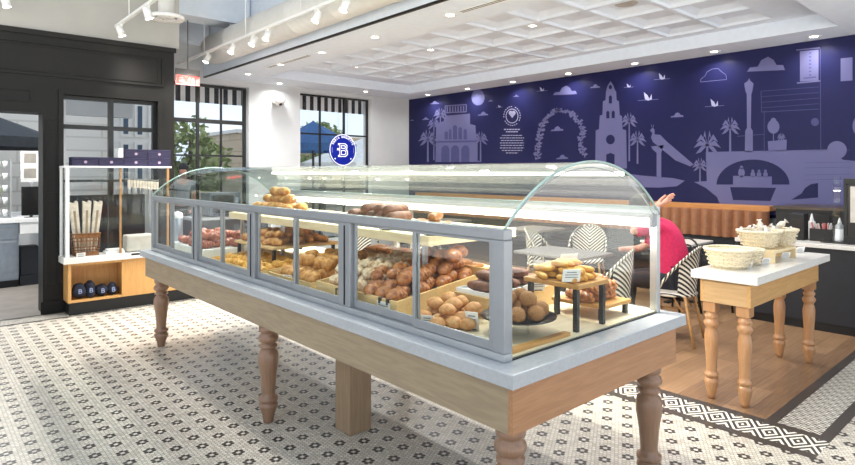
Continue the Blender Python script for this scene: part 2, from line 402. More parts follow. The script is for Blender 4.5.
# ---------------------------------------------------------------- mural (one printed surface)
def mural():
    X = XM-.012
    Pz = lambda px, py, lay: atX(px, py, X-.0006-.0012*lay)
    mb = MB((XM, 5, 0))
    mb.box(XM-.012, -1, 1.0, XM, YB, ZC-.003)
    def poly(pts, lay=1, mi=1):
        mb.mi = mi; mb._add([Pz(a, b, lay) for a, b in pts], [tuple(range(len(pts)))]); mb.mi = 0
    def ell(cx, cy, rx, ry, lay=1, mi=1, a0=0, a1=360, n=22):
        poly([(cx+rx*math.cos(math.radians(a0+(a1-a0)*k/n)), cy-ry*math.sin(math.radians(a0+(a1-a0)*k/n))) for k in range(n+(0 if a1-a0 == 360 else 1))], lay, mi)
    def line(pts, w=.5, lay=1, mi=1, closed=False):
        q = pts+[pts[0]] if closed else pts
        for (a, b), (c, d) in zip(q, q[1:]):
            L = math.hypot(c-a, d-b) or 1; nx, ny = -(d-b)/L*w/2, (c-a)/L*w/2
            poly([(a+nx, b+ny), (c+nx, d+ny), (c-nx, d-ny), (a-nx, b-ny)], lay, mi)
    def palm(cx, cy, by, r, mi=1):
        r *= 1.15
        for k in range(8):
            a = PI*(-.18+1.36*k/7)
            ex, ey = cx+r*math.cos(a), cy-r*.75*math.sin(a)+r*.25
            mx, my = cx+r*.55*math.cos(a), cy-r*.8*math.sin(a)-r*.12
            poly([(cx, cy-.7), (mx, my-r*.17), (ex, ey), (mx, my+r*.22), (cx, cy+.7)], 3, mi)
        w = max(.7, r*.1); poly([(cx-w*.7, cy), (cx+w*.7, cy), (cx+w, by), (cx-w, by)], 3, mi)
    def cloud(cx, cy, w, mi=1, lay=1):
        h = w*.22
        pts = [(cx-w/2, cy+h*.5), (cx-w*.42, cy), (cx-w*.22, cy-h*.1), (cx-w*.12, cy-h*.9), (cx+w*.05, cy-h*1.3), (cx+w*.2, cy-h*.9), (cx+w*.28, cy-h*.3), (cx+w*.45, cy-h*.3), (cx+w/2, cy+h*.3)]
        poly(pts, lay, mi)
    def bird(cx, cy, w):
        poly([(cx-w*.18, cy), (cx-w*.25, cy-w*.42), (cx-w*.02, cy-w*.22), (cx+w*.08, cy-w*.02), (cx+w*.2, cy-w*.3), (cx+w*.22, cy), (cx, cy+w*.08)], 2, 2)
        line([(cx-w*.6, cy+w*.08), (cx+w*.6, cy+w*.0)], .5)
    # left theatre
    f = lambda x, y: (400+x/6.64, 100+y/6.64)
    line([f(300, 40), f(440, 30), f(440, 78), f(300, 85)], 1.1, closed=True)
    for k in range(7): line([f(314+k*18, 45-k), f(314+k*18, 80-k)], 1.4, 1, 1)
    poly([f(*q) for q in ((300, 105), (465, 90), (465, 160), (500, 168), (508, 270), (515, 285), (515, 400), (540, 412), (235, 412), (240, 170), (262, 150), (290, 140))])
    for k, (x, w, t) in enumerate(((307, 22, 205), (333, 18, 190), (365, 28, 165), (400, 24, 178), (433, 22, 190))):
        poly([f(x-w*.5, 262), f(x-w*.5, t+10), f(x, t), f(x+w*.5, t+10), f(x+w*.5, 262)], 2, 3)
    poly([f(240, 272), f(512, 268), f(512, 280), f(240, 284)], 2, 3)
    for x in (300, 365, 433): poly([f(x-26, 412), f(x-26, 325), f(x-14, 306), f(x+2, 300), f(x+18, 306), f(x+28, 325), f(x+28, 412)], 2, 3)
    palm(*f(185, 262), f(0, 410)[1], 8.5); palm(*f(225, 165), f(0, 400)[1], 6); palm(*f(268, 100), f(0, 200)[1], 6.5); palm(*f(535, 262), f(0, 410)[1], 7)
    ell(478, 97.4, 6.6, 8, 1, 1); ell(413.5, 140, 4.5, 7, 1, 4)
    for c in ((434.5, 103.3, 9), (425.5, 119.2, 7), (483, 114.5, 10.5), (516, 96.3, 6), (490.5, 101, 5), (412, 120.5, 4)): cloud(*c)
    bird(499.5, 107, 5); bird(542, 90.5, 9)
    # emblem and text block
    line([(512+6*math.cos(a*PI/12), 116-7*math.sin(a*PI/12)) for a in range(24)], .7, 1, 2, True)
    for a in range(0, 24, 1):
        if a % 8 != 5: line([(512+8.2*math.cos(a*PI/12), 116-9.5*math.sin(a*PI/12)), (512+8.2*math.cos((a+.55)*PI/12), 116-9.5*math.sin((a+.55)*PI/12))], .8, 1, 2)
    ell(510.7, 113, 2, 2.2, 2, 2); ell(513.6, 113, 2, 2.2, 2, 2); poly([(508.9, 113.8), (515.4, 113.8), (512.2, 118)], 2, 2); ell(512, 118.5, 4.6, 3.6, 1, 4)
    for k, (w, yy) in enumerate(((16, 129.5), (12, 131.8), (20, 135.5), (24, 138), (22, 140.5), (24, 143), (23, 145.5), (24, 148), (20, 150.5), (12, 153))):
        x = 512-w/2
        while x < 512+w/2:
            L = random.uniform(1.4, 3.2); line([(x, yy), (min(x+L, 512+w/2), yy-.15)], .75 if k > 1 else 1.1, 1, 2); x += L+.7
    # wreath
    g = lambda x, y: (490+x/5.47, 80+y/5.47)
    for pts in ([(262, 430), (258, 380), (268, 330), (270, 285), (290, 235), (320, 200), (360, 170), (385, 160)], [(400, 172), (440, 175), (470, 205), (495, 240), (510, 285), (495, 330), (505, 380), (520, 425)]):
        q = [g(*a) for a in pts]; line(q, .8)
        for (a, b), (c, d) in zip(q, q[1:]):
            for t in (0, .33, .66):
                x, y = a+(c-a)*t, b+(d-b)*t
                for sgn in (-1, 1):
                    an = random.uniform(0, PI); r = random.uniform(2.6, 4.0); ox, oy = random.uniform(1, 2.6)*sgn, random.uniform(-1.2, 1.2)
                    poly([(x, y), (x+ox+r*.4*math.cos(an), y+oy-r*.5), (x+ox*1.9, y+oy*1.6), (x+ox-r*.3, y+oy+r*.5)], 2, 1)
    cloud(557, 129.8, 13); cloud(565, 92.5, 24); cloud(595, 87, 10); cloud(562, 158, 12)
    # church
    h = lambda x, y: (590+x/3.873, 60+y/3.873)
    poly([h(*q) for q in ((80, 82), (90, 98), (97, 118), (101, 122), (103, 155), (112, 160), (115, 212), (124, 218), (126, 268), (140, 272), (143, 420), (20, 420), (22, 272), (35, 268), (38, 215), (48, 212), (50, 160), (60, 155), (62, 122), (68, 100))])
    ell(*h(79, 308), 4.4, 4.8, 2, 4); ell(*h(79, 105), 1.7, 2.2, 2, 4)
    for x, y0, y1, w in ((69, 196, 226, 6), (90, 195, 225, 6), (79, 136, 168, 6), (79, 360, 420, 16)):
        poly([h(x-w, y1), h(x-w, y0+6), h(x, y0), h(x+w, y0+6), h(x+w, y1)], 2, 4)
    palm(*h(152, 238), h(0, 392)[1], 7.5); palm(*h(184, 310), h(0, 402)[1], 8)
    bird(*h(225, 152), 17); bird(*h(279, 72), 13); bird(*h(150, 104), 8)
    cloud(*h(337, 217), 13)
    # peacock on its column, basin
    poly([h(*q) for q in ((232, 272), (243, 262), (250, 270), (250, 288), (272, 290), (300, 318), (402, 405), (388, 412), (330, 388), (278, 345), (244, 318), (236, 300), (242, 284))])
    line([h(240, 262), h(238, 250)], .5); line([h(244, 262), h(247, 251)], .5)
    poly([h(*q) for q in ((236, 335), (286, 330), (280, 345), (276, 360), (276, 455), (258, 455), (258, 360), (244, 348))])
    k5 = lambda x, y: (640+x/5.167, 120+y/5.167)
    poly([k5(*q) for q in ((-60, 278), (20, 288), (100, 294), (170, 300), (232, 314), (190, 342), (100, 350), (-60, 345))])
    # bridge block
    k6 = lambda x, y: (740+x/5.165, 120+y/5.165)
    poly([(705.8, 152), (830, 149.5), (843, 159.8), (856, 161), (900, 166), (900, 215), (720, 215), (720, 204), (717, 197), (706, 188), (694, 182), (706.8, 181)])
    ell(837, 150, 9.8, 9, 5, 1)
    ell(753, 184.5, 36.5, 25, 2, 4, 0, 180)
    poly([(733, 184.5), (733, 175.8), (771.8, 176.5), (771.8, 184.5)], 3, 1)
    ell(741.5, 172.5, 3.2, 5, 3, 1); ell(741.5, 167.5, 1.7, 1.9, 3, 1)
    for x in (752.8, 759, 765.5): ell(x, 174.5, 2.3, 3, 3, 1); ell(x, 171, 1.4, 1.5, 3, 1)
    poly([(730, 187), (776, 187.8), (770.5, 201), (733, 200)], 2, 4)
    poly([k6(265, 412), k6(300, 390), k6(318, 380), k6(335, 352), k6(365, 332), k6(403, 325), k6(403, 400)], 2, 4)
    for yy in (138, 150, 155, 162, 167): line([(805, yy+13), (850, yy+12)], .35, 2, 3)
    # tower, palms, pots
    k4 = lambda x, y: (690+x/4.65, 60+y/4.65)
    poly([k4(*q) for q in ((275, 84), (280, 96), (296, 110), (290, 145), (285, 160), (283, 315), (292, 330), (292, 428), (255, 428), (257, 330), (265, 315), (264, 160), (258, 145), (252, 110), (270, 96))])
    palm(*k4(187, 315), k4(0, 428)[1], 9); palm(*k4(80, 395), k4(0, 470)[1], 12); palm(706-6, 166, 182, 7)
    poly([k4(362, 378), k4(450, 370), k4(448, 424), k4(364, 424)]); ell(*k4(388, 310), 6, 7, 2, 1); ell(*k4(388, 285), 3, 3.5, 4, 1); line([k4(388, 330), k4(388, 378)], .8)
    palm(*k4(425, 360), k4(0, 375)[1], 4)
    line([k4(345, 235), k4(345, 428)], .5, 1, 3); line([k4(220, 355), k4(345, 345)], .5, 1, 3)
    for a in range(8): line([k4(330, 145+a*13), k4(600, 125+a*13)], .35, 1, 3) if a % 2 == 0 else None
    line([k4(330, 145), k4(333, 242), k4(600, 228)], .5, 1, 3)
    cl = [(700.5, 82), (701, 79), (705, 76), (707, 72), (712, 69), (718, 68.5), (722, 72), (726, 75), (726.5, 79.5)]
    line([(a, b) for a, b in cl], .5, 1, 1, True)
    cloud(766, 67.5, 38); bird(714.5, 105.5, 16)
    # scroll signs
    k7 = lambda x, y: (760+x/4.65, 40+y/4.65)
    poly([k7(185, 52), k7(272, 45), k7(272, 188), k7(186, 193)]); line([k7(168, 47), k7(278, 36)], 1.2, 2, 1); line([k7(172, 200), k7(281, 190)], 1.4, 2, 1)
    for a in range(7): line([k7(228, 62+a*17), k7(238, 60+a*17)], 1.3, 3, 3)
    line([k7(203, 178), k7(260, 172)], 1.2, 3, 3)
    poly([k7(375, 86), k7(430, 80), k7(430, 188), k7(375, 192)]); line([k7(280, 40), k7(283, 520)], .6, 1, 3); ell(858, 126, 5.5, 9); ell(815, 122, 4, 4, 1, 3)
    ob = mb.build('mural_panel', [mat('mural_navy', '1e1f48', .32, var=.1, nscale=.5, col2='25264e'), mat('mural_lilac', '66658c', .4, var=.06, nscale=1.5, col2='61618c'), mat('mural_white', 'a4a5c6', .4, var=.02), mat('mural_midtone', '4c4d7a', .4, var=.05), mat('mural_dark', '1e1f48', .4, var=.1, nscale=.5, col2='25264e')])
    tag(ob, 'long navy wall mural printed with lilac palm trees, church tower, birds and bridge', 'mural')
mural()

# ================================================================= LIGHT FITTINGS
def point_light(kind, name, loc, power, size=.1, col=(1, .98, .955), rot=(0, 0, 0), spot=None, parent=None):
    l = bpy.data.lights.new(name, kind); l.energy = power; l.color = col
    if kind == 'AREA': l.shape = 'DISK'; l.size = size; l.spread = math.radians(150)
    else: l.shadow_soft_size = size
    if kind == 'SPOT': l.spot_size = spot; l.spot_blend = .6
    o = bpy.data.objects.new(name, l); C.objects.link(o); o.location = loc; o.rotation_euler = rot
    if parent: o.parent = parent
    return o
def make_downlight(loc, label):
    t = thing('recessed_downlight', label, 'downlight', loc, 0, 'recessed ceiling downlights')
    MB().lathe([(.045, 0), (.047, -.006), (.075, -.006), (.08, 0), (.08, .004)], n=20).build('trim_ring', M_plast, t)
    MB().lathe([(.0005, -.002), (.048, -.002), (.048, .003)], n=20).build('lens', M_lens, t)
    return t
DL = [(4.26, y) for y in (9.36, 8.2, 7.0, 5.77, 4.44, 3.2, 1.9)]+[(8.25, y) for y in (9.29, 8.1, 6.94, 5.74, 4.54, 3.37, 2.19, 1.0)]+[(5.15, 9.95), (6.98, 9.77)]
d0 = None
for i, (x, y) in enumerate(DL):
    row = 'by the black slot' if i < 7 else 'beside the mural' if i < 15 else 'above the back windows'
    k = i if i < 7 else i-7 if i < 15 else i-15
    lb = 'lit recessed downlight in the row %s, %s from the window end' % (row, ORD[k])
    loc = (x, y, ZC)
    if d0 is None: d0 = make_downlight(loc, lb)
    else: dup(d0, loc, label=lb)
    point_light('AREA', 'downlight_lamp', (x, y, ZC-.03), (5 if 7 <= i < 15 else 5 if i >= 15 else 12 if i in (5, 6) else 28), .12)
for i, (x, y) in enumerate(((6.04, 6.73), (6.04, 4.75), (6.04, 2.77), (6.04, 8.71))):
    dup(d0, (x, y, zt+.075), label='lit recessed downlight in the coffered tray, %s in its row' % ORD[i])
    point_light('AREA', 'downlight_lamp', (x, y, zt+.045), 24, .12)
# track lighting
def track(y0, y1, x, z, label, heads, hlabel, tilt, power, soft=.04):
    t = thing('lighting_track', label, 'lighting track', (x, y0, z))
    MB().box(-.018, 0, -.016, .018, y1-y0, .016).build('rail', M_plast, t)
    k = 0
    while .3+k*1.4 < y1-y0:
        MB().cyl((0, .3+k*1.4, .016), (0, .3+k*1.4, 4.3-z), .006, n=6).build('hanger_rod', M_plast, t); k += 1
    for i, hy in enumerate(heads):
        h = thing('track_spotlight', hlabel % ORD[i], 'spotlight', (x, hy, z-.016), 0, 'white track spotlights')
        M = Matrix.Translation((0, 0, -.085)) @ Matrix.Rotation(tilt, 4, 'Y')
        P = lambda q: M @ Vector(q)
        MB().box(-.012, -.03, -.03, .012, .03, 0).cyl((0, 0, -.03), (0, 0, -.07), .007, n=8).build('mount', M_plast, h)
        MB().cyl(P((0, 0, .07)), P((0, 0, -.05)), .036, .042, n=16).build('housing', M_plast, h)
        MB().cyl(P((0, 0, -.0505)), P((0, 0, -.054)), .036, n=16).build('lamp', M_lens, h)
        w = M @ Vector((0, 0, -.09))
        point_light('SPOT', 'track_lamp', (x+w.x, hy+w.y, z-.016+w.z), power, soft, rot=(0, tilt, 0), spot=math.radians(85))
track(1.2, 9.6, 3.2, 3.335, 'white suspended track of spotlights running beside the round duct', [8.39, 7.52, 6.88, 6.5, 5.36, 4.83], 'lit white spotlight on the track by the duct, %s from the window end', .45, 110, .08)
track(1.3, 7.76, 1.86, 3.36, 'short white suspended lighting track over the display case, near the black panel', [7.55, 6.5, 5.0, 3.6, 2.2], 'lit white spotlight on the short track by the panel, near-end ones added, %s on it', -.35, 75, .12)  # nearer heads added out of view to light the case side and floor
h = thing('track_spotlight', 'lit white spotlight against the white wall at the upper picture edge', 'spotlight', (.75, 7.6, 3.42))
MB().cyl((0, 0, .2), (0, 0, .05), .008, n=8).build('mount', M_plast, h)
MB().cyl((0, 0, .05), (.02, 0, -.06), .036, .042, n=16).build('housing', M_plast, h)
MB().cyl((.02, 0, -.061), (.021, 0, -.065), .036, n=16).build('lamp', M_lens, h)
# duct
dx, dz, r = 3.55, 3.51, .225
mb = MB((dx, 5, dz))
pts = []; rad = []
y = 0.0
while y < 9.0:
    pts += [(dx, y, dz), (dx, y+.02, dz), (dx, y+.04, dz), (dx, y+.88, dz)]; rad += [r, r+.008, r, r]; y += .9
mb.sweep(pts, rad, 28)
for yy in (4.0, 6.2, 8.4): mb.box(dx-.012, yy-.012, dz+r-.01, dx+.012, yy+.012, 4.3)
tag(mb.build('round_air_duct', M_duct), 'large round white ceiling air duct with raised seams beside the track', 'air duct')
t = thing('round_air_diffuser', 'round white ceiling diffuser hanging in front of the white wall', 'air vent', (2.28, 7.25, 3.44))
MB().lathe([(.0, .0), (.06, -.01), (.1, .0), (.1, .01)], n=24).build('centre_cone', M_duct, t)
MB().lathe([(.12, .0), (.19, -.02), (.2, -.01), (.2, .02), (.13, .03), (.12, .02), (.12, .0)], n=28).build('outer_ring', M_plast, t)
MB().cyl((0, 0, .01), (0, 0, .86), .09, n=20).build('neck', M_duct, t)
MB().box(-.125, -.006, .0, .125, .006, .012).box(-.006, -.125, .0, .006, .125, .012).build('spokes', M_blk, t)
for i, (a, b) in enumerate((((4.235, 8.57), (4.235, 7.3)), ((4.26, 4.28), (4.26, 2.8)))):
    t = thing('slot_air_vent', 'long thin slot vent in the white ceiling, %s' % ('near the windows' if i == 0 else 'above the case'), 'air vent', (a[0]+.3*0, b[1], ZC))
    L = a[1]-b[1]
    MB().box(-.05, 0, -.004, -.03, L, .0).box(.03, 0, -.004, .05, L, 0).box(-.006, 0, -.004, .006, L, 0).build('frame', M_plast, t)
    MB().box(-.03, 0, -.001, -.006, L, 0).box(.006, 0, -.001, .03, L, 0).build('slot', M_blk, t)
tag(MB((6.04, 3.43, zt+.075)).lathe([(.0, -.012), (.11, -.012), (.13, 0)], (6.04, 3.43, zt+.076), n=28).build('ceiling_speaker', mat('speaker_grille', 'bcb9b3', .7)), 'round grey speaker grille in the coffered ceiling', 'speaker')
t = thing('dome_camera', 'white dome fixture high on the wall between the two windows', 'security camera', (5.22, YB, 2.93))
MB().box(-.1, -.04, -.02, .1, 0, .1).build('wall_plate', M_plast, t)
MB().blob((0, -.11, .02), (.11, .08, .1), amp=0).build('dome', M_plast, t)
MB().blob((.0, -.13, -.03), (.05, .05, .045), amp=0).build('lens', M_dark, t)
# EXIT sign
t = thing('exit_sign', 'red EXIT sign hanging beside the end of the black panel', 'sign', (3.0, 8.6, 2.96))
MB().box(-.17, -.02, .04, .17, .02, .13).box(-.006, -.006, .13, .006, .006, 1.34).build('housing', mat('exit_housing', '6a6866', .4), t)
MB().box(-.17, -.012, -.1, .17, .012, .04).build('panel', mat('exit_panel', 'ee9d98', .3), t)
def text(txt, name, m, size, loc, rot, parent=None, ext=.002, align='CENTER'):
    cu = bpy.data.curves.new(name, 'FONT'); cu.body = txt; cu.size = size; cu.extrude = ext; cu.align_x = align; cu.align_y = 'CENTER'
    o = bpy.data.objects.new(name, cu); C.objects.link(o)
    dg = bpy.context.evaluated_depsgraph_get(); me = bpy.data.meshes.new_from_object(o.evaluated_get(dg)); bpy.data.objects.remove(o)
    me.materials.clear(); me.materials.append(m)
    o = bpy.data.objects.new(name, me); C.objects.link(o); o.location = loc; o.rotation_euler = rot
    if parent: o.parent = parent
    return o
text('EXIT', 'lettering', M_red, .15, (0, -.017, -.03), (PI/2, 0, 0), t)

# ================================================================= OUTSIDE
def stripes():
    m, n, p = base_mat('black_white_stripe', 'ffffff', .8)
    x, y, z = n.sep(n.obj()); f = n.m('FRACT', n.m('MULTIPLY', x, 5.8))
    n.link(n.mix(n.m('GREATER_THAN', f, .5), rgb('eeeeee'), rgb('34363c')), p.inputs['Base Color']); return m
M_str = stripes()
for i, w in enumerate((W1, W2)):
    t = thing('striped_awning', 'black and white striped awning valance outside the %s window' % ('tree-filled' if i == 0 else 'round-sign'), 'awning', (w[0]-.3, YB+.45, 2.87+.02*i))
    L = w[1]-w[0]+.6
    MB().box(0, 0, 0, L, .012, .3).build('valance', M_str, t)
    MB()._add([(0, 0, .3), (L, 0, .3), (L, -.1, .75), (0, -.1, .75), (0, .01, .31), (L, .01, .31), (L, -.09, .76), (0, -.09, .76)], [(0, 1, 2, 3), (4, 7, 6, 5), (0, 4, 5, 1), (2, 6, 7, 3), (0, 3, 7, 4), (1, 5, 6, 2)]).build('canopy', M_str, t)
def tree(x, y, h, r, label, seed, lm=M_leaf, n=1500):
    rnd = random.Random(seed)
    t = thing('tree', label, 'tree', (x, y, 0), 0)
    MB().cyl((0, 0, 0), (.1, 0, h*.45), .16, .1).cyl((.1, 0, h*.4), (.6, .3, h*.75), .07, .03).cyl((.1, 0, h*.4), (-.5, .1, h*.8), .07, .03).cyl((.1, 0, h*.4), (.1, -.2, h*.9), .06, .02).build('trunk', M_bark, t)
    mb = MB(); cl = [(rnd.uniform(-r, r)*.75, rnd.uniform(-r, r)*.7, h*rnd.uniform(.35, .97), rnd.uniform(.3, .55)*r) for _ in range(16)]
    vs, fs = [], []
    for i in range(n):
        cx, cy, cz, cr = cl[i % 16]
        d = Vector((rnd.gauss(0, 1), rnd.gauss(0, 1), rnd.gauss(0, 1))).normalized()*cr*rnd.uniform(.5, 1)
        c = Vector((cx, cy, cz))+d; a = Vector((rnd.gauss(0, 1), rnd.gauss(0, 1), rnd.gauss(0, 1))).normalized()*.13; b = a.cross(Vector((rnd.random(), rnd.random(), 1))).normalized()*.07
        k = len(vs); vs += [c-a, c-b, c+a, c+b]; fs.append((k, k+1, k+2, k+3))
    mb._add(vs, fs); mb.build('foliage', lm, t)
tree(5.7, 16.6, 3.0, 1.2, 'leafy green tree filling the middle of the window beside the black panel', 1)
tree(8.9, 17.8, 3.3, 1.1, 'leafy green tree behind the window nearest the round blue sign, by the frame', 2)
tree(5.0, 20.0, 3.0, 1.2, 'small pale green tree behind the window, beside the black panel edge', 3)
tree(13.4, 22, 3.6, 1.0, 'slim distant tree between the parasol and the white building', 4)
def facade_mat(name, c1, c2, cw, w, h):
    m, n, p = base_mat(name, c1, .7)
    x, y, z = n.sep(n.pos()); v = n.com(n.m('ADD', x, n.m('MULTIPLY', y, .9)), z, 0.0)
    b = n.n('ShaderNodeTexBrick'); n.link(v, b.inputs['Vector'])
    for k, q in (('Scale', 1.0), ('Mortar Size', .02), ('Brick Width', w), ('Row Height', h)): b.inputs[k].default_value = q
    for k, q in (('Color1', c1), ('Color2', c2), ('Mortar', cw)): b.inputs[k].default_value = rgb(q)
    n.link(b.outputs[0], p.inputs['Base Color']); return m
M_wb = facade_mat('white_stone_facade', 'f6f1e8', 'efe9df', 'dcd6cb', 1.6, .3)
M_tan = facade_mat('tan_facade', 'c5b49c', 'b9a68c', 'a89578', 2.0, .5)
M_bg = mat('blue_window_glass', '40566a', .15, var=.2, nscale=1)
def building(x0, y0, x1, y1, h, m, label, wins, face='y', sub=M_bg):
    t = thing('building', label, 'building', ((x0+x1)/2, y0, 0)); o = Vector(((x0+x1)/2, y0, 0))
    MB(o).box(x0, y0, 0, x1, y1, h).build('wall', m, t); MB(o).box(x0-.1, y0-.1, h, x1+.1, y1+.1, h+.15).build('roof', M_white, t)
    for (a, b, c, d) in wins:
        w = MB(o); w.box(a, y0-.05, c, b, y0-.002, d); q = w.build('window', M_white, t)
        MB(o).box(a+.06, y0-.06, c+.06, b-.06, y0-.051, d-.06).build('pane', sub, q)
building(-6.0, 15, 3.45, 19, 6.5, M_wb, 'white stone building behind the storefront window above the baguettes', [])
building(3.45, 14.6, 4.75, 15.0, 3.6, M_white, 'glazed white building with tall blue panes beside the white stone building', [(3.58+.3*i, 3.8+.3*i, .3, 2.3) for i in range(4)]+[(3.58+.3*i, 3.8+.3*i, 2.42, 3.2) for i in range(4)])
building(10.5, 24, 22, 30, 3.3, M_tan, 'low tan building behind the parasols beyond the round sign', [(11+1.6*i, 12+1.6*i, 1.2, 2.4) for i in range(6)])
building(-3, 21, 2.6, 25, 2.9, M_tan, 'tan building beyond the open doorway', [(-2.5+1.3*i, -1.6+1.3*i, 1.2, 2.5) for i in range(4)])
def parasol(x, y, z, r, h, m, label, pm=M_blk, n=8):
    t = thing('parasol', label, 'parasol', (x, y, 0))
    MB().cyl((0, 0, 0), (0, 0, z+h), .03).build('pole', pm, t); MB().cyl((0, 0, 0), (0, 0, .08), .25, n=16).build('base', M_blk, t)
    vs = [(0, 0, z+h)]+[(r*math.cos(2*PI*k/n), r*math.sin(2*PI*k/n), z) for k in range(n)]+[(0, 0, z+h-.03)]+[(r*math.cos(2*PI*k/n), r*math.sin(2*PI*k/n), z-.18) for k in range(n)]
    fs = []
    for k in range(n):
        a, b = 1+k, 1+(k+1) % n; c, d = n+2+k, n+2+(k+1) % n
        fs += [(0, a, b), (a, c, d, b)]
    MB()._add(vs, fs).build('canopy', m, t)
    for k in range(n):
        a = 2*PI*k/n; MB().cyl((0, 0, z+h*.55), (r*.98*math.cos(a), r*.98*math.sin(a), z-.01), .012, n=5).build('rib', pm, t)
parasol(7.6, 12.9, 2.3, 1.1, .6, M_blue, 'blue parasol outside the window with the round sign', M_bark)
parasol(11.2, 15.5, 1.9, 2.3, .9, M_canv, 'large white parasol outside the window, behind the round sign', M_white)
parasol(.95, 13.2, 2.22, 1.3, .5, M_darkcanv, 'charcoal parasol seen through the open doorway')
t = thing('hedge_planter', 'green planter hedge beyond the open doorway', 'planter', (.2, 11.6, 0))
MB().box(-.9, 0, 0, .9, .5, .7).build('box', M_white, t)
rnd = random.Random(5); vs, fs = [], []
for i in range(900):
    c = Vector((rnd.uniform(-.9, .9), rnd.uniform(0, .5), rnd.uniform(.68, 1.35))); a = Vector((rnd.gauss(0, 1), rnd.gauss(0, 1), rnd.gauss(0, 1))).normalized()*.07; b = a.cross(Vector((0, .3, 1))).normalized()*.04
    k = len(vs); vs += [c-a, c-b, c+a, c+b]; fs.append((k, k+1, k+2, k+3))
MB()._add(vs, fs).build('foliage', M_leaf, t)
# round sign in window
sc = atY(343, 150, YB+.02); R = .29
t = thing('round_window_sign', 'round blue sign with a white letter B hanging in the window', 'sign', sc)
MB().cyl((0, 0, 0), (0, .03, 0), R, n=48).build('disc', M_signb, t)
mb = MB(); n = 48
for r0, r1 in ((R-.004, R-.014),):
    vs = [(r*math.cos(2*PI*k/n), yy, r*math.sin(2*PI*k/n)) for r, yy in ((r0, 0), (r0, -.004), (r1, -.004), (r1, 0)) for k in range(n)]
    mb._add(vs, [(i*n+k, i*n+(k+1) % n, (i+1)*n+(k+1) % n, (i+1)*n+k) for i in range(3) for k in range(n)])
mb.build('rim', M_signw, t)
for k, ch in enumerate('PARIS BAGUETTE'):
    if ch == ' ': continue
    a = math.radians(152-k*(124/13)); r = R-.05
    q = text(ch, 'letter', M_signw, .058, (r*math.cos(a), -.003, r*math.sin(a)), (PI/2, 0, 0), t, .002)
    q.rotation_euler = (Matrix.Rotation(-(a-PI/2), 4, 'Y') @ Matrix.Rotation(PI/2, 4, 'X')).to_euler()
mb = MB()
def bline(mb, pts, w):
    for (a, b), (c, d) in zip(pts, pts[1:]):
        L = math.hypot(c-a, d-b); ux, uz = (c-a)/L*w/2, (d-b)/L*w/2; nx, nz = -uz, ux
        mb._add([(a-ux+nx, -.004, b-uz+nz), (c+ux+nx, -.004, d+uz+nz), (c+ux-nx, -.004, d+uz-nz), (a-ux-nx, -.004, b-uz-nz)], [(0, 1, 2, 3)])
bl = [(-.10, .115), (.045, .115), (.085, .085), (.085, .035), (.06, .01), (.095, -.02), (.095, -.085), (.05, -.12), (-.10, -.12), (-.10, -.10), (-.07, -.10), (-.07, .025), (-.12, .025), (-.12, .0), (-.07, 0)]
bline(mb, bl, .011); bline(mb, [(-.10, .115), (-.10, .095), (-.07, .095), (-.07, .025)], .011)
bline(mb, [(-.035, .08), (.03, .08), (.05, .065), (.05, .045), (.03, .03), (-.035, .03), (-.035, .08)], .009)
bline(mb, [(-.035, -.01), (.035, -.01), (.06, -.03), (.06, -.065), (.035, -.085), (-.035, -.085), (-.035, -.01)], .009)
mb.build('letter_mark', M_signw, t)
t.scale = (1.13, 1, 1.13)
for sx in (-1, 1):
    MB().cyl((sx*.17, -.003, -.16), (sx*.17, 0, -.16), .012, n=10).build('dot', M_signw, t)
    mb = MB(); bline(mb, [(sx*.235, .04), (sx*.235, -.05)], .014); mb.build('side_word', mat('pale_sign_text', '8f9be6', .5), t)
MB().cyl((-.1, .01, R*.95), (-.1, .01, 1.05), .003, n=5).cyl((.1, .01, R*.95), (.1, .01, 1.05), .003, n=5).build('hanging_wire', M_alu, t)

# ================================================================= DISPLAY TABLE
CX0, CX1, CY0, CY1, ZT = 1.64, 3.035, 1.38, 5.99, .86
t = thing('display_table', 'long oak display table with white top and turned legs under the glass case', 'table', (2.33, 3.7, 0))
O = Vector((2.33, 3.7, 0))
MB(O).box(CX0, CY0, .804, CX1, CY1, ZT).build('countertop', M_quartz, t, .004)
ax0, ax1, ay0, ay1, az = 1.68, 2.99, 1.415, 5.955, .613
MB(O).box(ax0, ay0+.022, az, ax0+.022, ay1, .804).build('side_apron', M_oaky, t, .002)
MB(O).box(ax1-.022, ay0+.022, az, ax1, ay1, .804).build('side_apron', M_oaky, t, .002)
MB(O).box(ax0, ay0, az, ax1, ay0+.022, .804).build('end_apron', M_oakx, t, .002)
MB(O).box(ax0+.022, ay1-.022, az, ax1-.022, ay1, .804).build('end_apron', M_oakx, t, .002)
LP = [(0, .028), (.03, .03), (.08, .034), (.17, .054), (.195, .053), (.205, .042), (.222, .042), (.23, .054), (.262, .054), (.27, .040), (.31, .038), (.40, .041), (.5, .046), (.62, .057), (.70, .058), (.745, .05), (.76, .038), (.78, .038), (.787, .05), (.812, .05), (.82, .038), (.835, .04), (.85, .052), (.88, .058), (.91, .053), (.93, .042), (.945, .042), (.955, .052), (1.0, .054)]
def turned_leg(h, rs=1.0, block=None, prof=LP):
    mb = MB(); mb.lathe([(.0, 0)]+[(r*rs, q*h) for q, r in prof]+[(0, h)], n=20)
    if block: w = block[0]; mb.box(-w, -w, h, w, w, h+block[1])
    return mb
l0 = None
for x, y in ((1.745, 1.48), (2.83, 1.48), (1.722, 3.48), (2.865, 3.48), (1.73, 5.64), (2.865, 5.64)):
    if l0 is None: l0 = turned_leg(.613, 1.13, (.04, .15)).build('leg', M_leg, t); l0.location = Vector((x, y, 0))-O
    else:
        q = l0.copy(); C.objects.link(q); q.parent = t; q.location = Vector((x, y, 0))-O
MB(O).box(1.995, 2.955, 0, 2.155, 3.12, .804).build('pedestal', wood('oak_pedestal', 'a98e70', '86694c', 2), t, .004)

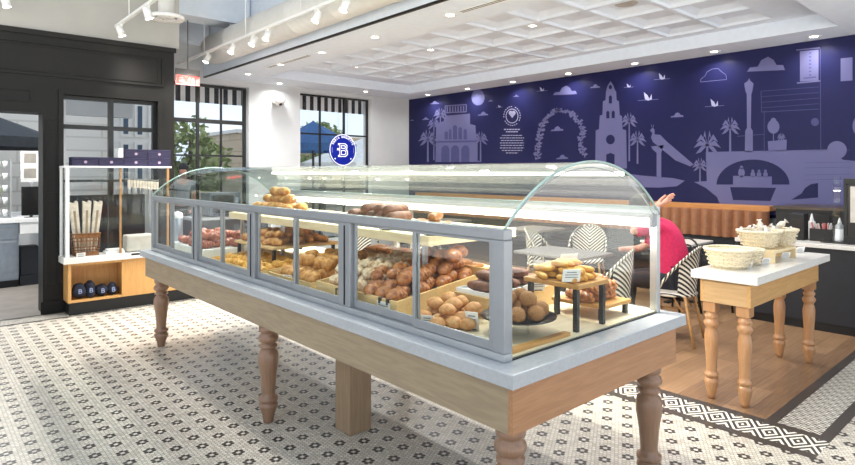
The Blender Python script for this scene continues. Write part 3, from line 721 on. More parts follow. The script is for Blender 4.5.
# ================================================================= GLASS CASE
GX0, GX1, GY0, GY1 = 1.72, 2.97, 1.49, 5.91
O = Vector((2.35, 3.7, ZT))
t = thing('glass_display_case', 'long curved-glass pastry case with grey sliding-door frame on the oak table', 'display case', O)
deck_z = ZT+.012
MB(O).box(GX0+.05, GY0+.012, ZT, GX1-.03, GY1-.02, deck_z).build('deck', M_deck, t)
# front frame
mb = MB(O)
mb.box(GX0, GY0, 1.335, GX0+.05, GY1, 1.378); mb.build('top_rail', M_alud, t, .004)
MB(O).box(GX0, GY0, ZT, GX0+.05, GY1, .892).build('bottom_track', M_alu, t, .003)
posts = [1.52, 2.60, 3.735, 4.79, 5.88]
for i, y in enumerate(posts):
    w = .04 if i == 0 else .05 if i < 4 else .03
    y0, y1 = (GY0, GY0+.065) if i == 0 else (GY1-.05, GY1) if i == 4 else (y-w, y+w)
    MB(O).box(GX0, y0, .892, GX0+.05, y1, 1.335).build('post', M_alud, t, .004)
    if 0 < i < 4: MB(O).box(GX0-.004, y-.004, .9, GX0, y+.004, 1.32).build('post_groove', M_blk, t)
edges = [GY0+.065]+[q for y in posts[1:4] for q in (y-.05, y+.05)]+[GY1-.05]
cent = [2.04, 3.155, 4.26, 5.37]
for b in range(4):
    a, c, m_ = edges[2*b], edges[2*b+1], cent[b]
    for k, (u, v, xx) in enumerate(((a, m_+.010, GX0+.006), (m_-.010, c, GX0+.024))):
        w = .02; d = MB(O)
        d.box(xx, u, .893, xx+.014, u+w, 1.334).box(xx, v-w, .893, xx+.014, v, 1.334).box(xx, u+w, .893, xx+.014, v-w, .932).box(xx, u+w, 1.322, xx+.014, v-w, 1.334)
        d = d.build('sliding_door', M_alud, t, .002)
        MB(O).box(xx+.004, u+w, .932, xx+.010, v-w, 1.322).build('pane', M_glass, d)
# back frame
MB(O).box(GX1-.035, GY0, 1.378, GX1, GY1, 1.42).build('back_rail', M_alu, t, .003)
for y in (GY0+.02, 3.7, GY1-.02): MB(O).box(GX1-.035, y-.02, ZT, GX1, y+.02, 1.378).build('back_post', M_alu, t, .002)
MB(O).box(GX1-.02, GY0+.04, ZT, GX1-.012, GY1-.04, 1.378).build('back_pane', M_glass, t)
MB(O).box(GX1-.075, GY0+.02, 1.315, GX1-.04, GY1-.05, 1.362).build('led_strip', M_led, t)
MB(O).box(GX1-.08, GY0+.015, 1.362, GX1-.035, GY1-.045, 1.378).box(GX1-.08, GY0+.003, 1.312, GX1-.035, GY0+.018, 1.378).build('led_housing', M_alud, t)
MB(O).box(2.605, GY0+.02, 1.583, 2.64, 5.2, 1.603).build('crown_reflection_strip', M_led, t)  # glowing strip put in where the dome glass reflects the LED
# curved glass
arc = []
cxm, half, sag = (GX0+GX1)/2, (GX1-GX0)/2-.005, .272
Rr = (half*half+sag*sag)/(2*sag); a_max = math.asin(half/Rr)
for k in range(33):
    a = -a_max+2*a_max*k/32; arc.append((cxm+Rr*math.sin(a), 1.378+sag-Rr+Rr*math.cos(a)))
arc_in = [(cxm+(Rr-.007)*math.sin(-a_max+2*a_max*k/32), 1.378+sag-Rr+(Rr-.007)*math.cos(-a_max+2*a_max*k/32)) for k in range(33)]
def vault(name, y0, y1):
    mb = MB(O); vs = []
    for x, z in arc: vs += [(x, y0, z), (x, y1, z)]
    for x, z in arc_in: vs += [(x, y0, z), (x, y1, z)]
    N = 33*2; fs = []
    for k in range(32):
        fs += [(2*k, 2*k+1, 2*k+3, 2*k+2), (N+2*k, N+2*k+2, N+2*k+3, N+2*k+1)]
    mb._add(vs, fs, True); return mb.build(name, M_curve, t)
vault('curved_pane', GY0+.004, 2.598); vault('curved_pane', 2.602, 3.733); vault('curved_pane', 3.737, 4.788); vault('curved_pane', 4.792, GY1-.004)
def arch_edge(y, r=.0045):
    mb = MB(O); mb.sweep([(x, y, z) for x, z in arc], r, 8); return mb.build('glass_edge', M_edge, t)
arch_edge(GY0+.003, .006); arch_edge(GY1-.003, .006)
for yy in (2.55, 4.8):
    l = bpy.data.lights.new('case_lamp', 'AREA'); l.shape = 'RECTANGLE'; l.size = .03; l.size_y = 2.1; l.energy = 26; l.color = (1, .95, .86)
    lo = bpy.data.objects.new('case_lamp', l); C.objects.link(lo); lo.location = (GX1-.06, yy, 1.309); lo.rotation_euler = (0, math.radians(-28), 0)
l = bpy.data.lights.new('case_lamp', 'AREA'); l.shape = 'RECTANGLE'; l.size = .03; l.size_y = 3.6; l.energy = 24; l.color = (1, .95, .86)
lo = bpy.data.objects.new('case_lamp', l); C.objects.link(lo); lo.location = (2.62, 3.35, 1.58)  # area light added under the crown strip to brighten the case
mb = MB(O); mb.sweep([(x, y, z-.02) for x, z in arc_in for y in (GY0+.02,)], .003, 6); mb.build('arch_seal', M_alud, t)
for y in (GY0+.004, GY1-.012):
    mb = MB(O); pl = [(GX0+.05, y, ZT+.001), (GX1-.035, y, ZT+.001)]+[(x, y, z-.004) for x, z in reversed(arc_in) if GX0+.04 < x < GX1-.02]
    mb.prism(pl, (0, .007, 0)).build('end_pane', M_glass, t)
MB(O).box(GX0+.05, GY0+.002, ZT, GX1-.035, GY0+.012, ZT+.006).build('end_bead', M_blk, t)
# raised shelf in the case
SX0, SX1, SY0, SY1, SZ = 2.12, 2.86, 2.38, 5.05, 1.25
MB(O).box(SX0, SY0, SZ-.055, SX1, SY1, SZ).build('upper_shelf', M_shelf, t, .004)
for y in (2.5, 3.35, 4.2, 4.95):
    for x in (2.2, 2.78): MB(O).box(x-.012, y-.012, deck_z, x+.012, y+.012, SZ-.055).build('shelf_post', M_blk if x > 2.5 else M_alu, t)
ZD = deck_z

# ================================================================= PASTRIES
def shape_croissant(m, name='croissant', L=.085, r=.036, seed=0):
    mb = MB(); pts, rad = [], []; N = 25
    for k in range(N):
        u = -1+2*k/(N-1); a = u*1.0
        pts.append((L*math.sin(a), L*.62*(math.cos(a)-.75), .85*r*(1-.35*u*u)))
        rad.append(max(.004, r*(1-abs(u)**2.2)**.6*(1+.10*math.cos(u*15))))
    mb.sweep(pts, rad, 10, flat=.85); return mb.build(name, m)
def shape_roll(m, name, r=.045, h=.034, seed=0, amp=.06):
    mb = MB(); mb.blob((0, 0, h), (r, r*.92, h), seed, amp); return mb.build(name, m)
def shape_loaf(m, name, L=.09, r=.028, ridges=0, amp=.1, bend=0.0, flat=.85):
    mb = MB(); pts, rad = [], []; N = 19
    for k in range(N):
        u = -1+2*k/(N-1); pts.append((L*u, bend*u*u, r*flat))
        rad.append(max(.003, r*(1-abs(u)**4)**.5*(1+amp*math.cos(u*ridges) if ridges else 1)))
    mb.sweep(pts, rad, 10, flat=flat); return mb.build(name, m)
def shape_twist(m, name, L=.1, r=.026):
    mb = MB()
    for ph in (0, PI):
        pts = [(L*(-1+2*k/20), .5*r*math.cos(k*.95+ph), r+.5*r*math.sin(k*.95+ph)) for k in range(21)]
        mb.sweep(pts, [r*.7*(1-abs(-1+2*k/20)**4)**.5+.002 for k in range(21)], 8)
    return mb.build(name, m)
def shape_slab(m, name, a=.06, b=.04, h=.02):
    mb = MB(); mb.box(-a, -b, 0, a, b, h); return mb.build(name, m, bevel=.008)
rj = random.Random(11)
def heap(proto, spots, labels, cat, group, tilt=.12, sc=(.9, 1.08), rz=None):
    for i, (x, y, z) in enumerate(spots):
        rot = (rj.uniform(-tilt, tilt), rj.uniform(-tilt, tilt), (rz if rz is not None else rj.uniform(0, 2*PI))+rj.uniform(-.3, .3))
        lb = labels[i] if not callable(labels) else labels(i)
        if i == 0:
            o = proto; o.location = (x, y, z); o.rotation_euler = rot; tag(o, lb, cat, group)
        else: dup(proto, (x, y, z), rot, rj.uniform(*sc), lb, group)
def rows(x0, y0, nx, ny, sx, sy, z0, dz=0, jit=.008, stag=True):
    """grid of spots: i goes from the front glass inward, j away from the camera"""
    out = []
    for i in range(nx):
        for j in range(ny):
            out.append((x0+i*sx+rj.uniform(-jit, jit), y0+j*sy+(sy*.5 if stag and i % 2 else 0)+rj.uniform(-jit, jit), z0+dz*i))
    return out
def rowlab(desc, ny, where=''):
    return lambda i: '%s, %s row from the sliding doors, %s from the near end' % (desc, ORD[i//ny], ORD[i % ny])
def crate(x0, y0, x1, y1, zf, zb, label, name='wooden_tray', m=M_birch, floor_slope=True, lip=.012):
    o = Vector((x0, y0, ZD)); t = thing(name, label, 'tray', o)
    w = lip
    MB(o).box(x0, y0+w, ZD, x0+w, y1-w, zf).build('front_wall', m, t)
    MB(o).box(x1-w, y0+w, ZD, x1, y1-w, zb).build('back_wall', m, t)
    for a in (y0, y1-w): MB(o).prism([(x0, a, ZD), (x1, a, ZD), (x1, a, zb), (x0, a, zf)], (0, w, 0)).build('end_wall', m, t)
    zl, zh = zf-.035, zb-.05
    MB(o).prism([(x0+w, y0+w, zl-.01), (x1-w, y0+w, zh-.01), (x1-w, y0+w, zh), (x0+w, y0+w, zl)], (0, y1-y0-2*w, 0)).build('base', m, t)
    return t, (lambda x: zl+(zh-zl)*(x-x0)/(x1-x0))
def card(x, y, z, w=.07, h=.05, rz=0.0, label='', lines=3, tilt=.25, holder=True):
    t = thing('price_card', label, 'price card', (x, y, z), rz, 'price cards')
    M = Matrix.Rotation(tilt, 4, 'X')
    MB().box(-w/2, -.0015, 0, w/2, .0015, h, M).build('card', M_paper, t)
    mb = MB()
    for k in range(lines):
        zz = h*(.75-.2*k); ww = w*(.36 if k else .28); mb.box(-ww, -.0022, zz, ww, -.0016, zz+h*.06, M)
    mb.build('text_lines', M_ink, t)
    if holder: MB().box(-w*.3, -.005, -.0, w*.3, .02, .005).build('foot', M_blk, t)
FR = -PI/2+.45     # cards face the camera side
# --- bay 1 : buns on black plate
pc = (2.065, 1.705)
t = thing('black_serving_plate', 'round black plate on a clear riser holding seeded buns', 'plate', (pc[0], pc[1], ZD))
MB().lathe([(.0, .066), (.12, .066), (.17, .078), (.172, .083), (.12, .073), (.0, .073)], n=28).build('plate', M_dark, t)
MB().lathe([(.05, 0), (.05, .066), (.045, .066), (.045, 0), (.05, 0)], n=20).build('riser', M_acr, t)
bun = shape_roll(P_bun, 'seeded_bun', .042, .037, 1, .02)
sp = [(pc[0]+.105*math.cos(a)+.0, pc[1]+.105*math.sin(a), ZD+.07) for a in [k*2*PI/7+.2 for k in range(7)]]+[(pc[0], pc[1], ZD+.07)]+[(pc[0]+.05*math.cos(a), pc[1]+.05*math.sin(a), ZD+.125) for a in (.5, 2.6, 4.7)]
heap(bun, sp, lambda i: 'round seeded bun on the black plate, %s' % (['lower ring, %s bun from the back glass' % ORD[i] if i < 7 else 'in the middle of the lower ring' if i == 7 else 'top layer, %s bun' % ORD[i-8]][0]), 'bun', 'seeded buns on the black plate', sc=(.97, 1.05))
tag(MB((1.99, 1.58, ZD)).box(1.8, 1.52, ZD, 2.2, 1.555, ZD+.016).build('wooden_strip_board', M_board), 'narrow wooden board lying along the end glass below the bun plate', 'board')
# scones
sco = shape_roll(P_pale, 'crumbly_scone', .046, .03, 3, .07)
sp = [(1.89, 1.95, ZD), (1.98, 1.98, ZD), (1.88, 2.04, ZD), (1.97, 2.07, ZD), (2.06, 2.03, ZD), (1.87, 2.13, ZD), (1.96, 2.16, ZD), (2.05, 2.12, ZD), (2.14, 2.11, ZD), (2.0, 2.06, ZD+.05), (2.08, 2.09, ZD+.05), (1.95, 2.14, ZD+.05), (2.16, 2.02, ZD), (1.83, 1.99, ZD), (1.93, 1.89, ZD), (2.03, 1.95, ZD+.045), (1.90, 2.0, ZD+.05), (2.17, 2.2, ZD), (2.1, 2.19, ZD+.045)]
heap(sco, sp, lambda i: 'pale round scone on the deck near the bun plate, %s of the heap' % ORD[i], 'scone', 'scones heaped on the deck', sc=(.95, 1.05))
card(1.825, 2.05, ZD, label='white price card standing before the scones by the sliding door', rz=FR, w=.065, h=.06)
card(1.95, 1.88, ZD+.0, label='white price card between the scones and the bun plate', rz=FR, w=.06, h=.09)
# eclair stand
def stand(x0, y0, x1, y1, zt_, label, legs, m=M_board, lm=M_blk, th=.022, name='wooden_riser'):
    o = Vector(((x0+x1)/2, (y0+y1)/2, ZD)); t = thing(name, label, 'riser', o)
    MB(o).box(x0, y0, zt_-th, x1, y1, zt_).build('board', m, t, .004)
    for x, y in legs: MB(o).box(x-.011, y-.011, ZD, x+.011, y+.011, zt_-th).build('leg', lm, t)
    return t
stand(2.255, 1.515, 2.51, 1.83, 1.09, 'tall wooden stand on black legs holding yellow eclairs', [(2.275, 1.54), (2.49, 1.54), (2.275, 1.80), (2.49, 1.80)])
ec = shape_loaf(P_yel, 'yellow_eclair', .064, .018, flat=.9)
sp = [(2.285+.044*i, 1.60+.145*j, 1.09) for i in range(5) for j in range(2)]+[(2.307+.044*i, 1.61+.14*j, 1.119) for i in range(4) for j in range(2)]+[(2.33+.044*i, 1.67, 1.147) for i in range(3)]
heap(ec, sp, lambda i: 'yellow eclair on the tall stand, %s layer, %s' % ('lower' if i < 10 else 'middle' if i < 18 else 'top', ORD[i if i < 10 else i-10 if i < 18 else i-18]), 'eclair', 'eclairs on the tall stand', .05, (.95, 1.03), rz=PI/2-.25)
card(2.262, 1.56, 1.10, label='white price card leaning on the yellow eclairs', rz=-.6, w=.085, h=.06, holder=False)
card(2.56, 1.78, 1.12, label='large blank cream card behind the yellow eclairs', rz=-.6, w=.09, h=.06, lines=0)
stand(2.535, 1.56, 2.80, 1.87, .945, 'low wooden stand on short black feet holding twisted breads', [(2.555, 1.585), (2.78, 1.585), (2.555, 1.85), (2.78, 1.85)], th=.02)
tw = shape_twist(P_brown, 'twisted_bread', .1, .026)
sp = [(2.57+.05*i, 1.72, .945) for i in range(5)]+[(2.60+.05*i, 1.71, .985) for i in range(4)]+[(2.64+.05*i, 1.71, 1.02) for i in range(2)]
heap(tw, sp, lambda i: 'glazed twisted bread on the low stand, %s layer, %s' % ('bottom' if i < 5 else 'middle' if i < 9 else 'top', ORD[i if i < 5 else i-5 if i < 9 else i-9]), 'bread', 'twisted breads on the low stand', .05, (.95, 1.03), rz=PI/2-.15)
# dark loaves on white tray, on a wooden box
t = thing('wooden_box', 'plain birch box under the tray of dark loaves', 'box', (2.4, 2.05, ZD))
MB().box(-.27, -.10, 0, .27, .14, .10).build('body', M_birch, t, .002); MB().box(-.272, -.102, .1, .272, .142, .106).build('lid', M_birch, t)
t = thing('white_tray', 'white tray of dark brown loaves on the birch box', 'tray', (2.4, 2.05, ZD+.106))
MB().box(-.26, -.095, 0, .26, .135, .008).build('base', M_plast, t, .002)
mbt = MB(); frm = [(-.26, -.095, .26, -.09), (-.26, .13, .26, .135), (-.26, -.09, -.255, .13), (.255, -.09, .26, .13)]
for a, b, c, d in frm: mbt.box(a, b, .008, c, d, .022)
mbt.build('rim', M_plast, t)
dl = shape_loaf(P_dark, 'dark_brown_loaf', .09, .034, 14, .05, flat=.8)
heap(dl, [(2.20, 2.06, ZD+.115), (2.29, 2.07, ZD+.115), (2.38, 2.05, ZD+.115), (2.47, 2.07, ZD+.115), (2.56, 2.06, ZD+.115), (2.25, 2.06, ZD+.16), (2.35, 2.07, ZD+.16), (2.45, 2.06, ZD+.16)], lambda i: 'dark brown loaf on the white tray, %s layer, %s from the sliding doors' % ('lower' if i < 5 else 'upper', ORD[i if i < 5 else i-5]), 'bread', 'dark loaves on the white tray', .04, (.95, 1.04), rz=PI/2)
card(2.5, 1.93, ZD+.1, label='white card standing behind the dark loaves', rz=-.6, w=.07, h=.06)
# croissant crate
_, zl = crate(1.81, 2.27, 2.52, 3.04, .955, 1.04, 'shallow birch crate with sloping ends, full of croissants and sugared pastries')
cr = shape_croissant(P_brown, 'glazed_croissant', .075, .042)
sp = [(x, y, zl(x)+.0) for x, y, _ in rows(1.88, 2.36, 7, 3, .088, .1, 0)]
sp2 = [(x+.05, y+.03, z+.065) for x, y, z in sp if x > 1.93][:14]
sp3 = [(x+.04, y, z+.06) for x, y, z in sp2 if x > 2.25][:4]
A = sp+sp2+sp3
heap(cr, A, lambda i: 'glazed croissant in the birch crate, %s' % ('bottom layer, %s row, %s from near end' % (ORD[i//3], ORD[i % 3]) if i < len(sp) else 'middle layer, %s from the doors' % ORD[i-len(sp)] if i < len(sp)+len(sp2) else 'top layer, %s from the doors' % ORD[i-len(sp)-len(sp2)]), 'croissant', 'croissants in the birch crate', .35, (.9, 1.1), rz=.3)
su = shape_croissant(P_white, 'sugared_pastry', .06, .04)
sp = [(x, y, zl(x)) for x, y, _ in rows(1.88, 2.69, 6, 4, .1, .088, 0)]+[(x, y, zl(x)+.055) for x, y, _ in rows(1.97, 2.66, 5, 4, .1, .1, 0)]
heap(su, sp, lambda i: 'white sugared pastry in the croissant crate, %s' % ('lower layer, %s row, %s along' % (ORD[i//4], ORD[i % 4]) if i < 24 else 'upper layer, %s row, %s along' % (ORD[(i-24)//4], ORD[(i-24) % 4])), 'pastry', 'sugared pastries in the croissant crate', .4)
t = thing('price_card', 'white price card clipped on the front of the croissant crate', 'price card', (1.808, 2.37, .89), -PI/2)
MB().box(-.055, -.006, 0, .055, -.002, .05).build('card', M_paper, t); MB().box(-.04, -.008, .03, .04, -.0065, .034).box(-.04, -.008, .02, .02, -.0065, .024).build('text_lines', M_ink, t)
MB().box(-.04, -.009, .04, -.025, .012, .07).box(.025, -.009, .04, .04, .012, .07).build('clip', M_dark, t)
t = thing('square_label', 'small dark outlined square label on the crate of croissants', 'label', (1.808, 2.79, .895), -PI/2)
mb = MB(); 
for a, b, c, d in ((-.03, 0, .03, .006), (-.03, .044, .03, .05), (-.03, .006, -.024, .044), (.024, .006, .03, .044)): mb.box(a, -.004, b, c, -.001, d)
mb.build('outline', M_bark, t)
# rolls crate in bay 2
_, zl = crate(1.81, 3.10, 2.62, 3.66, .93, .985, 'long shallow birch crate of knobbly round rolls in the second bay')
ro = shape_roll(P_gold, 'knobbly_roll', .05, .042, 5, .13)
sp = [(x, y, zl(x)) for x, y, _ in rows(1.88, 3.17, 7, 5, .095, .095, 0)]
spb = [(x+.05, y+.02, zl(x)+.07) for x, y, _ in rows(1.95, 3.19, 5, 4, .1, .1, 0)][:14]
heap(ro, sp+spb, lambda i: ('golden knobbly roll in the second-bay crate, %s row, %s from near end' % (ORD[i//5], ORD[i % 5])) if i < 35 else 'golden knobbly roll on top in the second-bay crate, %s row, %s along' % (ORD[(i-35)//4], ORD[(i-35) % 4]), 'roll', 'knobbly rolls in the second bay', .3, (.9, 1.1))
card(1.83, 3.42, .90, label='small pink and white card at the front of the roll crate', rz=FR, w=.07, h=.04)
# flat pastries behind
fl = shape_slab(P_pale, 'flat_pale_pastry', .075, .05, .022)
sp = [(2.70+.0*i, 2.62+.13*i, ZD+.12) for i in range(9)]+[(2.66, 2.68+.13*i, ZD+.145) for i in range(8)]
tag(MB((2.72, 3.1, ZD)).box(2.62, 2.52, ZD, 2.84, 3.74, ZD+.12).build('long_wooden_step', M_birch), 'long wooden step along the back glass behind the rolls', 'riser')
heap(fl, sp, lambda i: 'flat pale pastry on the long wooden step, %s layer, %s from near end' % ('lower' if i < 9 else 'upper', ORD[i if i < 9 else i-9]), 'pastry', 'flat pastries on the wooden step', .1, (.9, 1.05), rz=.3)
# bay 3
_, zl = crate(1.81, 3.80, 2.30, 4.72, .91, .95, 'low birch crate of orange and yellow pastries in the third bay')
ye = shape_croissant(P_yel, 'yellow_pastry', .055, .034)
heap(ye, [(x, y, zl(x)) for x, y, _ in rows(1.87, 3.86, 4, 9, .095, .095, 0)][:34], lambda i: 'yellow glazed pastry in the third-bay crate, %s row, %s from near end' % (ORD[i//9], ORD[i % 9]), 'pastry', 'yellow pastries in the third bay', .3)
stand(2.02, 4.02, 2.6, 4.7, 1.04, 'wooden stand of golden croissants above the yellow pastries', [(2.05, 4.05), (2.57, 4.05), (2.05, 4.67), (2.57, 4.67)], m=M_birch)
go = shape_croissant(P_gold, 'golden_croissant', .065, .034)
heap(go, [(x, y, 1.04) for x, y, _ in rows(2.09, 4.09, 5, 6, .1, .1, 0)][:29]+[(x, y, 1.09) for x, y, _ in rows(2.14, 4.14, 4, 4, .1, .11, 0)], lambda i: 'golden croissant on the third-bay wooden stand, %s' % ('%s row, %s' % (ORD[i//6], ORD[i % 6]) if i < 29 else 'top layer, %s' % ORD[i-29]), 'croissant', 'golden croissants on the wooden stand', .25)
# bay 4
tag(MB((2.1, 5.3, ZD)).box(1.86, 4.95, ZD, 2.4, 5.75, ZD+.07).build('white_riser_block', M_plast, bevel=.004), 'white block under the red-brown croissants in the bay at the window end', 'riser')
re = shape_croissant(P_red, 'red_brown_croissant', .07, .04)
heap(re, [(x, y, ZD+.07) for x, y, _ in rows(1.93, 5.02, 4, 7, .11, .1, 0)]+[(x, y, ZD+.13) for x, y, _ in rows(1.99, 5.08, 3, 5, .11, .11, 0)], lambda i: 'red-brown croissant on the white block, %s' % ('%s row, %s along' % (ORD[i//7], ORD[i % 7]) if i < 28 else 'upper layer, %s' % ORD[i-28]), 'croissant', 'red-brown croissants on the white block', .25)
t = thing('steel_canister', 'grey metal canister standing at the window end of the glass case', 'canister', (1.92, 5.8, ZD))
MB().lathe([(0, 0), (.05, 0), (.055, .02), (.055, .3), (.05, .31), (0, .31)], n=24).build('body', M_steel, t)
MB().lathe([(.056, .29), (.058, .3), (.05, .34), (.015, .35), (0, .35)], n=24).build('lid', M_plast, t)
# shelf items
t = thing('paper_lined_tray', 'paper-lined tray under the golden croissant heap on the upper shelf', 'tray', (2.42, 4.62, SZ))
MB().box(-.2, -.34, 0, .2, .34, .012).build('base', M_shelf, t); MB().box(-.18, -.32, .012, .18, .32, .015).build('paper', M_paper, t)
gp = shape_croissant(P_gold, 'golden_shelf_croissant', .07, .042)
sp = [(2.34+.14*i, 4.38+.13*j, SZ+.015) for i in range(2) for j in range(5)]+[(2.40, 4.45+.13*j, SZ+.085) for j in range(4)]+[(2.41, 4.57+.13*j, SZ+.15) for j in range(2)]
heap(gp, sp, lambda i: 'golden croissant in the heap on the upper shelf, %s' % ('bottom layer, %s' % ORD[i] if i < 10 else 'second layer, %s' % ORD[i-10] if i < 14 else 'top layer, %s' % ORD[i-14]), 'croissant', 'golden croissants heaped on the upper shelf', .25, (.95, 1.15), rz=PI/2)
cb = shape_loaf(P_dark, 'chocolate_bread', .1, .045, 9, .05)
ys = [atX(px, 208, 2.45).y for px in (356, 366, 377, 388, 399)]
tag(MB((2.45, 3.6, SZ)).box(2.30, min(ys)-.1, SZ, 2.6, max(ys)+.12, SZ+.01).build('steel_shelf_tray', M_shelf), 'thin tray under the chocolate breads on the upper shelf', 'tray')
heap(cb, [(2.45, y, SZ+.01) for y in ys]+[(2.47, (ys[k]+ys[k+1])/2, SZ+.055) for k in (1, 2, 3)], lambda i: 'chocolate bread on the upper shelf, %s layer, %s from the window end' % ('lower' if i < 5 else 'upper', ORD[i if i < 5 else i-5]), 'bread', 'chocolate breads on the upper shelf', .05, (.95, 1.1), rz=.25)
br_ = shape_loaf(P_brown, 'brown_stick_bread', .085, .03, 8, .04)
ys = [atX(px, 215, 2.4).y for px in (420, 432, 446)]
tag(MB((2.4, 2.8, SZ)).box(2.24, min(ys)-.12, SZ, 2.58, max(ys)+.1, SZ+.01).build('oak_serving_board', M_shelf), 'oak board under the brown stick breads at the shelf end', 'board')
heap(br_, [(2.4, y, SZ+.012) for y in ys]+[(2.42, ys[1]-.01, SZ+.055)], lambda i: 'brown stick bread at the near end of the upper shelf, %s' % (ORD[i]+' from the window end' if i < 3 else 'on top'), 'bread', 'stick breads on the upper shelf', .05, (.95, 1.05), rz=.6)
for (px, py, lb) in ((386, 234, 'middle of'), (431, 238, 'near corner of')):
    q = atX(px, py, 2.16); card(2.16, q.y, SZ, label='white price card at the %s the upper shelf' % lb, rz=FR, w=.09, h=.05)

# ================================================================= MERCH CABINET
CY = 7.5
t = thing('merchandise_cabinet', 'low oak cabinet with cream top and black base by the storefront', 'cabinet', (1.3, CY, 0)); O = Vector((1.3, CY, 0))
CR = 2.95
MB(O).box(1.33, CY+.02, 0, CR, Y0-.02, .14).build('plinth', M_blk, t)
MB(O).box(1.266, CY-.03, .58, CR+.03, Y0-.03, .65).build('countertop', M_quartzw, t, .004)
b = MB(O)
b.box(1.316, CY, .14, 1.345, Y0-.02, .58).box(1.345, CY, .14, 1.87, Y0-.02, .165).box(1.345, CY, .55, 1.87, Y0-.02, .58).box(1.87, CY+.02, .14, CR, Y0-.02, .58).box(1.345, Y0-.04, .165, 1.87, Y0-.02, .55)
b.build('body', M_oakc, t)
MB(O).box(1.86, CY, .14, CR, CY+.018, .58).build('door', M_oakc, t, .002)
# glass display box on the cabinet
t = thing('acrylic_display_box', 'clear display box with pale posts on the low oak cabinet', 'display case', (1.3, CY, .65)); O = Vector((1.3, CY, .65))
for x, y, w in ((1.31, CY, .018), (1.29, Y0-.07, .014), (1.85, CY+.01, .010), (2.38, CY, .012)): MB(O).box(x-w, y, .65, x+w, y+2*w, 1.655).build('post', M_plast if w > .012 else M_rattan, t)
MB(O).box(1.27, CY-.01, 1.655, 2.42, Y0-.05, 1.675).build('top', M_plast, t)
MB(O).box(1.33, CY+.002, .652, 2.36, CY+.008, 1.654).build('front_pane', M_acr, t)
MB(O).box(1.286, CY+.04, .652, 1.292, Y0-.06, 1.654).build('side_pane', M_acr, t)
# purple boxes on top
bx = None
for i, (x, z) in enumerate([(1.49, 1.675), (1.755, 1.675), (2.02, 1.675), (2.285, 1.675), (2.02, 1.777), (2.285, 1.777)]):
    lb = 'dark purple gift box, %s row on the clear display box, %s from the pillar' % ('lower' if i < 4 else 'upper', ORD[i if i < 4 else i-2])
    if bx is None:
        bx = thing('purple_gift_box', lb, 'box', (x, CY+.12, z), 0, 'purple gift boxes')
        MB().box(-.13, -.1, 0, .13, .1, .07).build('body', M_purple, bx, .002); MB().box(-.131, -.101, .071, .131, .101, .10).build('lid', M_purple, bx, .002)
        mb = MB(); mb.cyl((0, -.1, .045), (0, -.1035, .045), .016, n=12); mb.build('logo', mat('pale_pink_print', 'b79fb4', .6), bx)
    else: dup(bx, (x, CY+.12, z), label=lb)
tag(MB((1.85, CY+.05, 1.776)).box(1.83, CY+.02, 1.777, 1.88, CY+.2, 1.885).build('white_carton', M_plast), 'white carton at the end of the upper purple box row', 'box')
# baguette basket
t = thing('wicker_basket', 'square tan wicker basket on the cabinet holding baguettes', 'basket', (1.51, CY+.13, .65))
mb = MB(); 
def ring(mb, w, d, z, r):
    mb.sweep([(-w, -d, z), (w, -d, z), (w, d, z), (-w, d, z)], r, 6, closed=True)
for k in range(7): ring(mb, .115+.004*k, .08, .01+.03*k if k < 4 else .01+.04*k, .009 if k in (0, 6) else .006)
for k in range(9):
    x = -.115+.23*k/8; mb.cyl((x, -.08, 0), (x*1.15, -.08, .25), .005, n=5).cyl((x, .08, 0), (x*1.15, .08, .25), .005, n=5)
mb.build('weave', M_wick, t); MB().box(-.11, -.075, 0, .11, .075, .01).build('base', M_wick, t); MB().box(-.12, -.084, .0, .12, -.08, .05).box(-.12, -.084, .2, .12, -.08, .255).build('band', M_wick, t)
bg = None
for i, (x, tilt) in enumerate(((-.07, -.05), (.005, .02), (.07, .1))):
    lb = 'baguette in a white paper bag in the wicker basket, %s from the pillar' % ORD[i]
    if bg is None:
        bg = thing('bagged_baguette', lb, 'baguette', (1.51+x, CY+.13, .665), 0, 'bagged baguettes')
        MB().prism([(-.034, -.022, 0), (.034, -.022, 0), (.045, -.022, .60), (.02, -.022, .615), (0, -.022, .59), (-.045, -.022, .61)], (0, .044, 0)).build('paper_bag', M_bag, bg, .006)
        MB().box(-.012, -.0235, .08, .012, -.0225, .5).build('printed_strip', mat('kraft_print', 'a58f75', .8), bg)
    else:
        q = dup(bg, (1.51+x, CY+.13+.02*(i % 2), .665), label=lb); q.rotation_euler = (0, tilt, 0)
bg.rotation_euler = (0, -.09, 0)
for o_, l_, p_ in ((1.44, 'white card in front of the wicker basket', CY+.01),): card(o_, p_, .652, label=l_, w=.09, h=.045)
# hanging bundle
t = thing('hanging_tassel_strip', 'cream strip of tasselled tags hanging in the clear display box', 'hanging decoration', (2.08, CY+.1, 1.60))
MB().cyl((-.16, 0, -.07), (.22, 0, -.10), .006, n=6).cyl((-.1, 0, -.07), (-.1, 0, .03), .002, n=4).cyl((.15, 0, -.09), (.15, 0, .03), .002, n=4).build('rod', M_alu, t)
for k in range(11):
    x = -.13+.032*k
    MB().box(x, -.012, -.17-.004*k, x+.026, .012, -.085-.003*k).build('tag', M_bag, t)
    MB().cyl((x+.013, 0, -.17-.004*k), (x+.013+.006*(-1)**k, 0, -.245-.01*(k % 3)), .0045, .002, n=5).build('tassel', M_dark if k % 2 else M_bag, t)
t = thing('white_book_stack', 'small stack of white boxes on the cabinet top', 'box', (1.80, CY+.11, .65))
MB().box(-.10, -.08, 0, .10, .07, .03).build('lower_box', M_plast, t, .003); MB().box(-.08, -.07, .03, .09, .06, .052).build('upper_box', M_paper, t, .003)
t = thing('cream_bread_bin', 'cream rounded bin standing on the cabinet beside the glass case', 'bin', (2.07, CY+.13, .65))
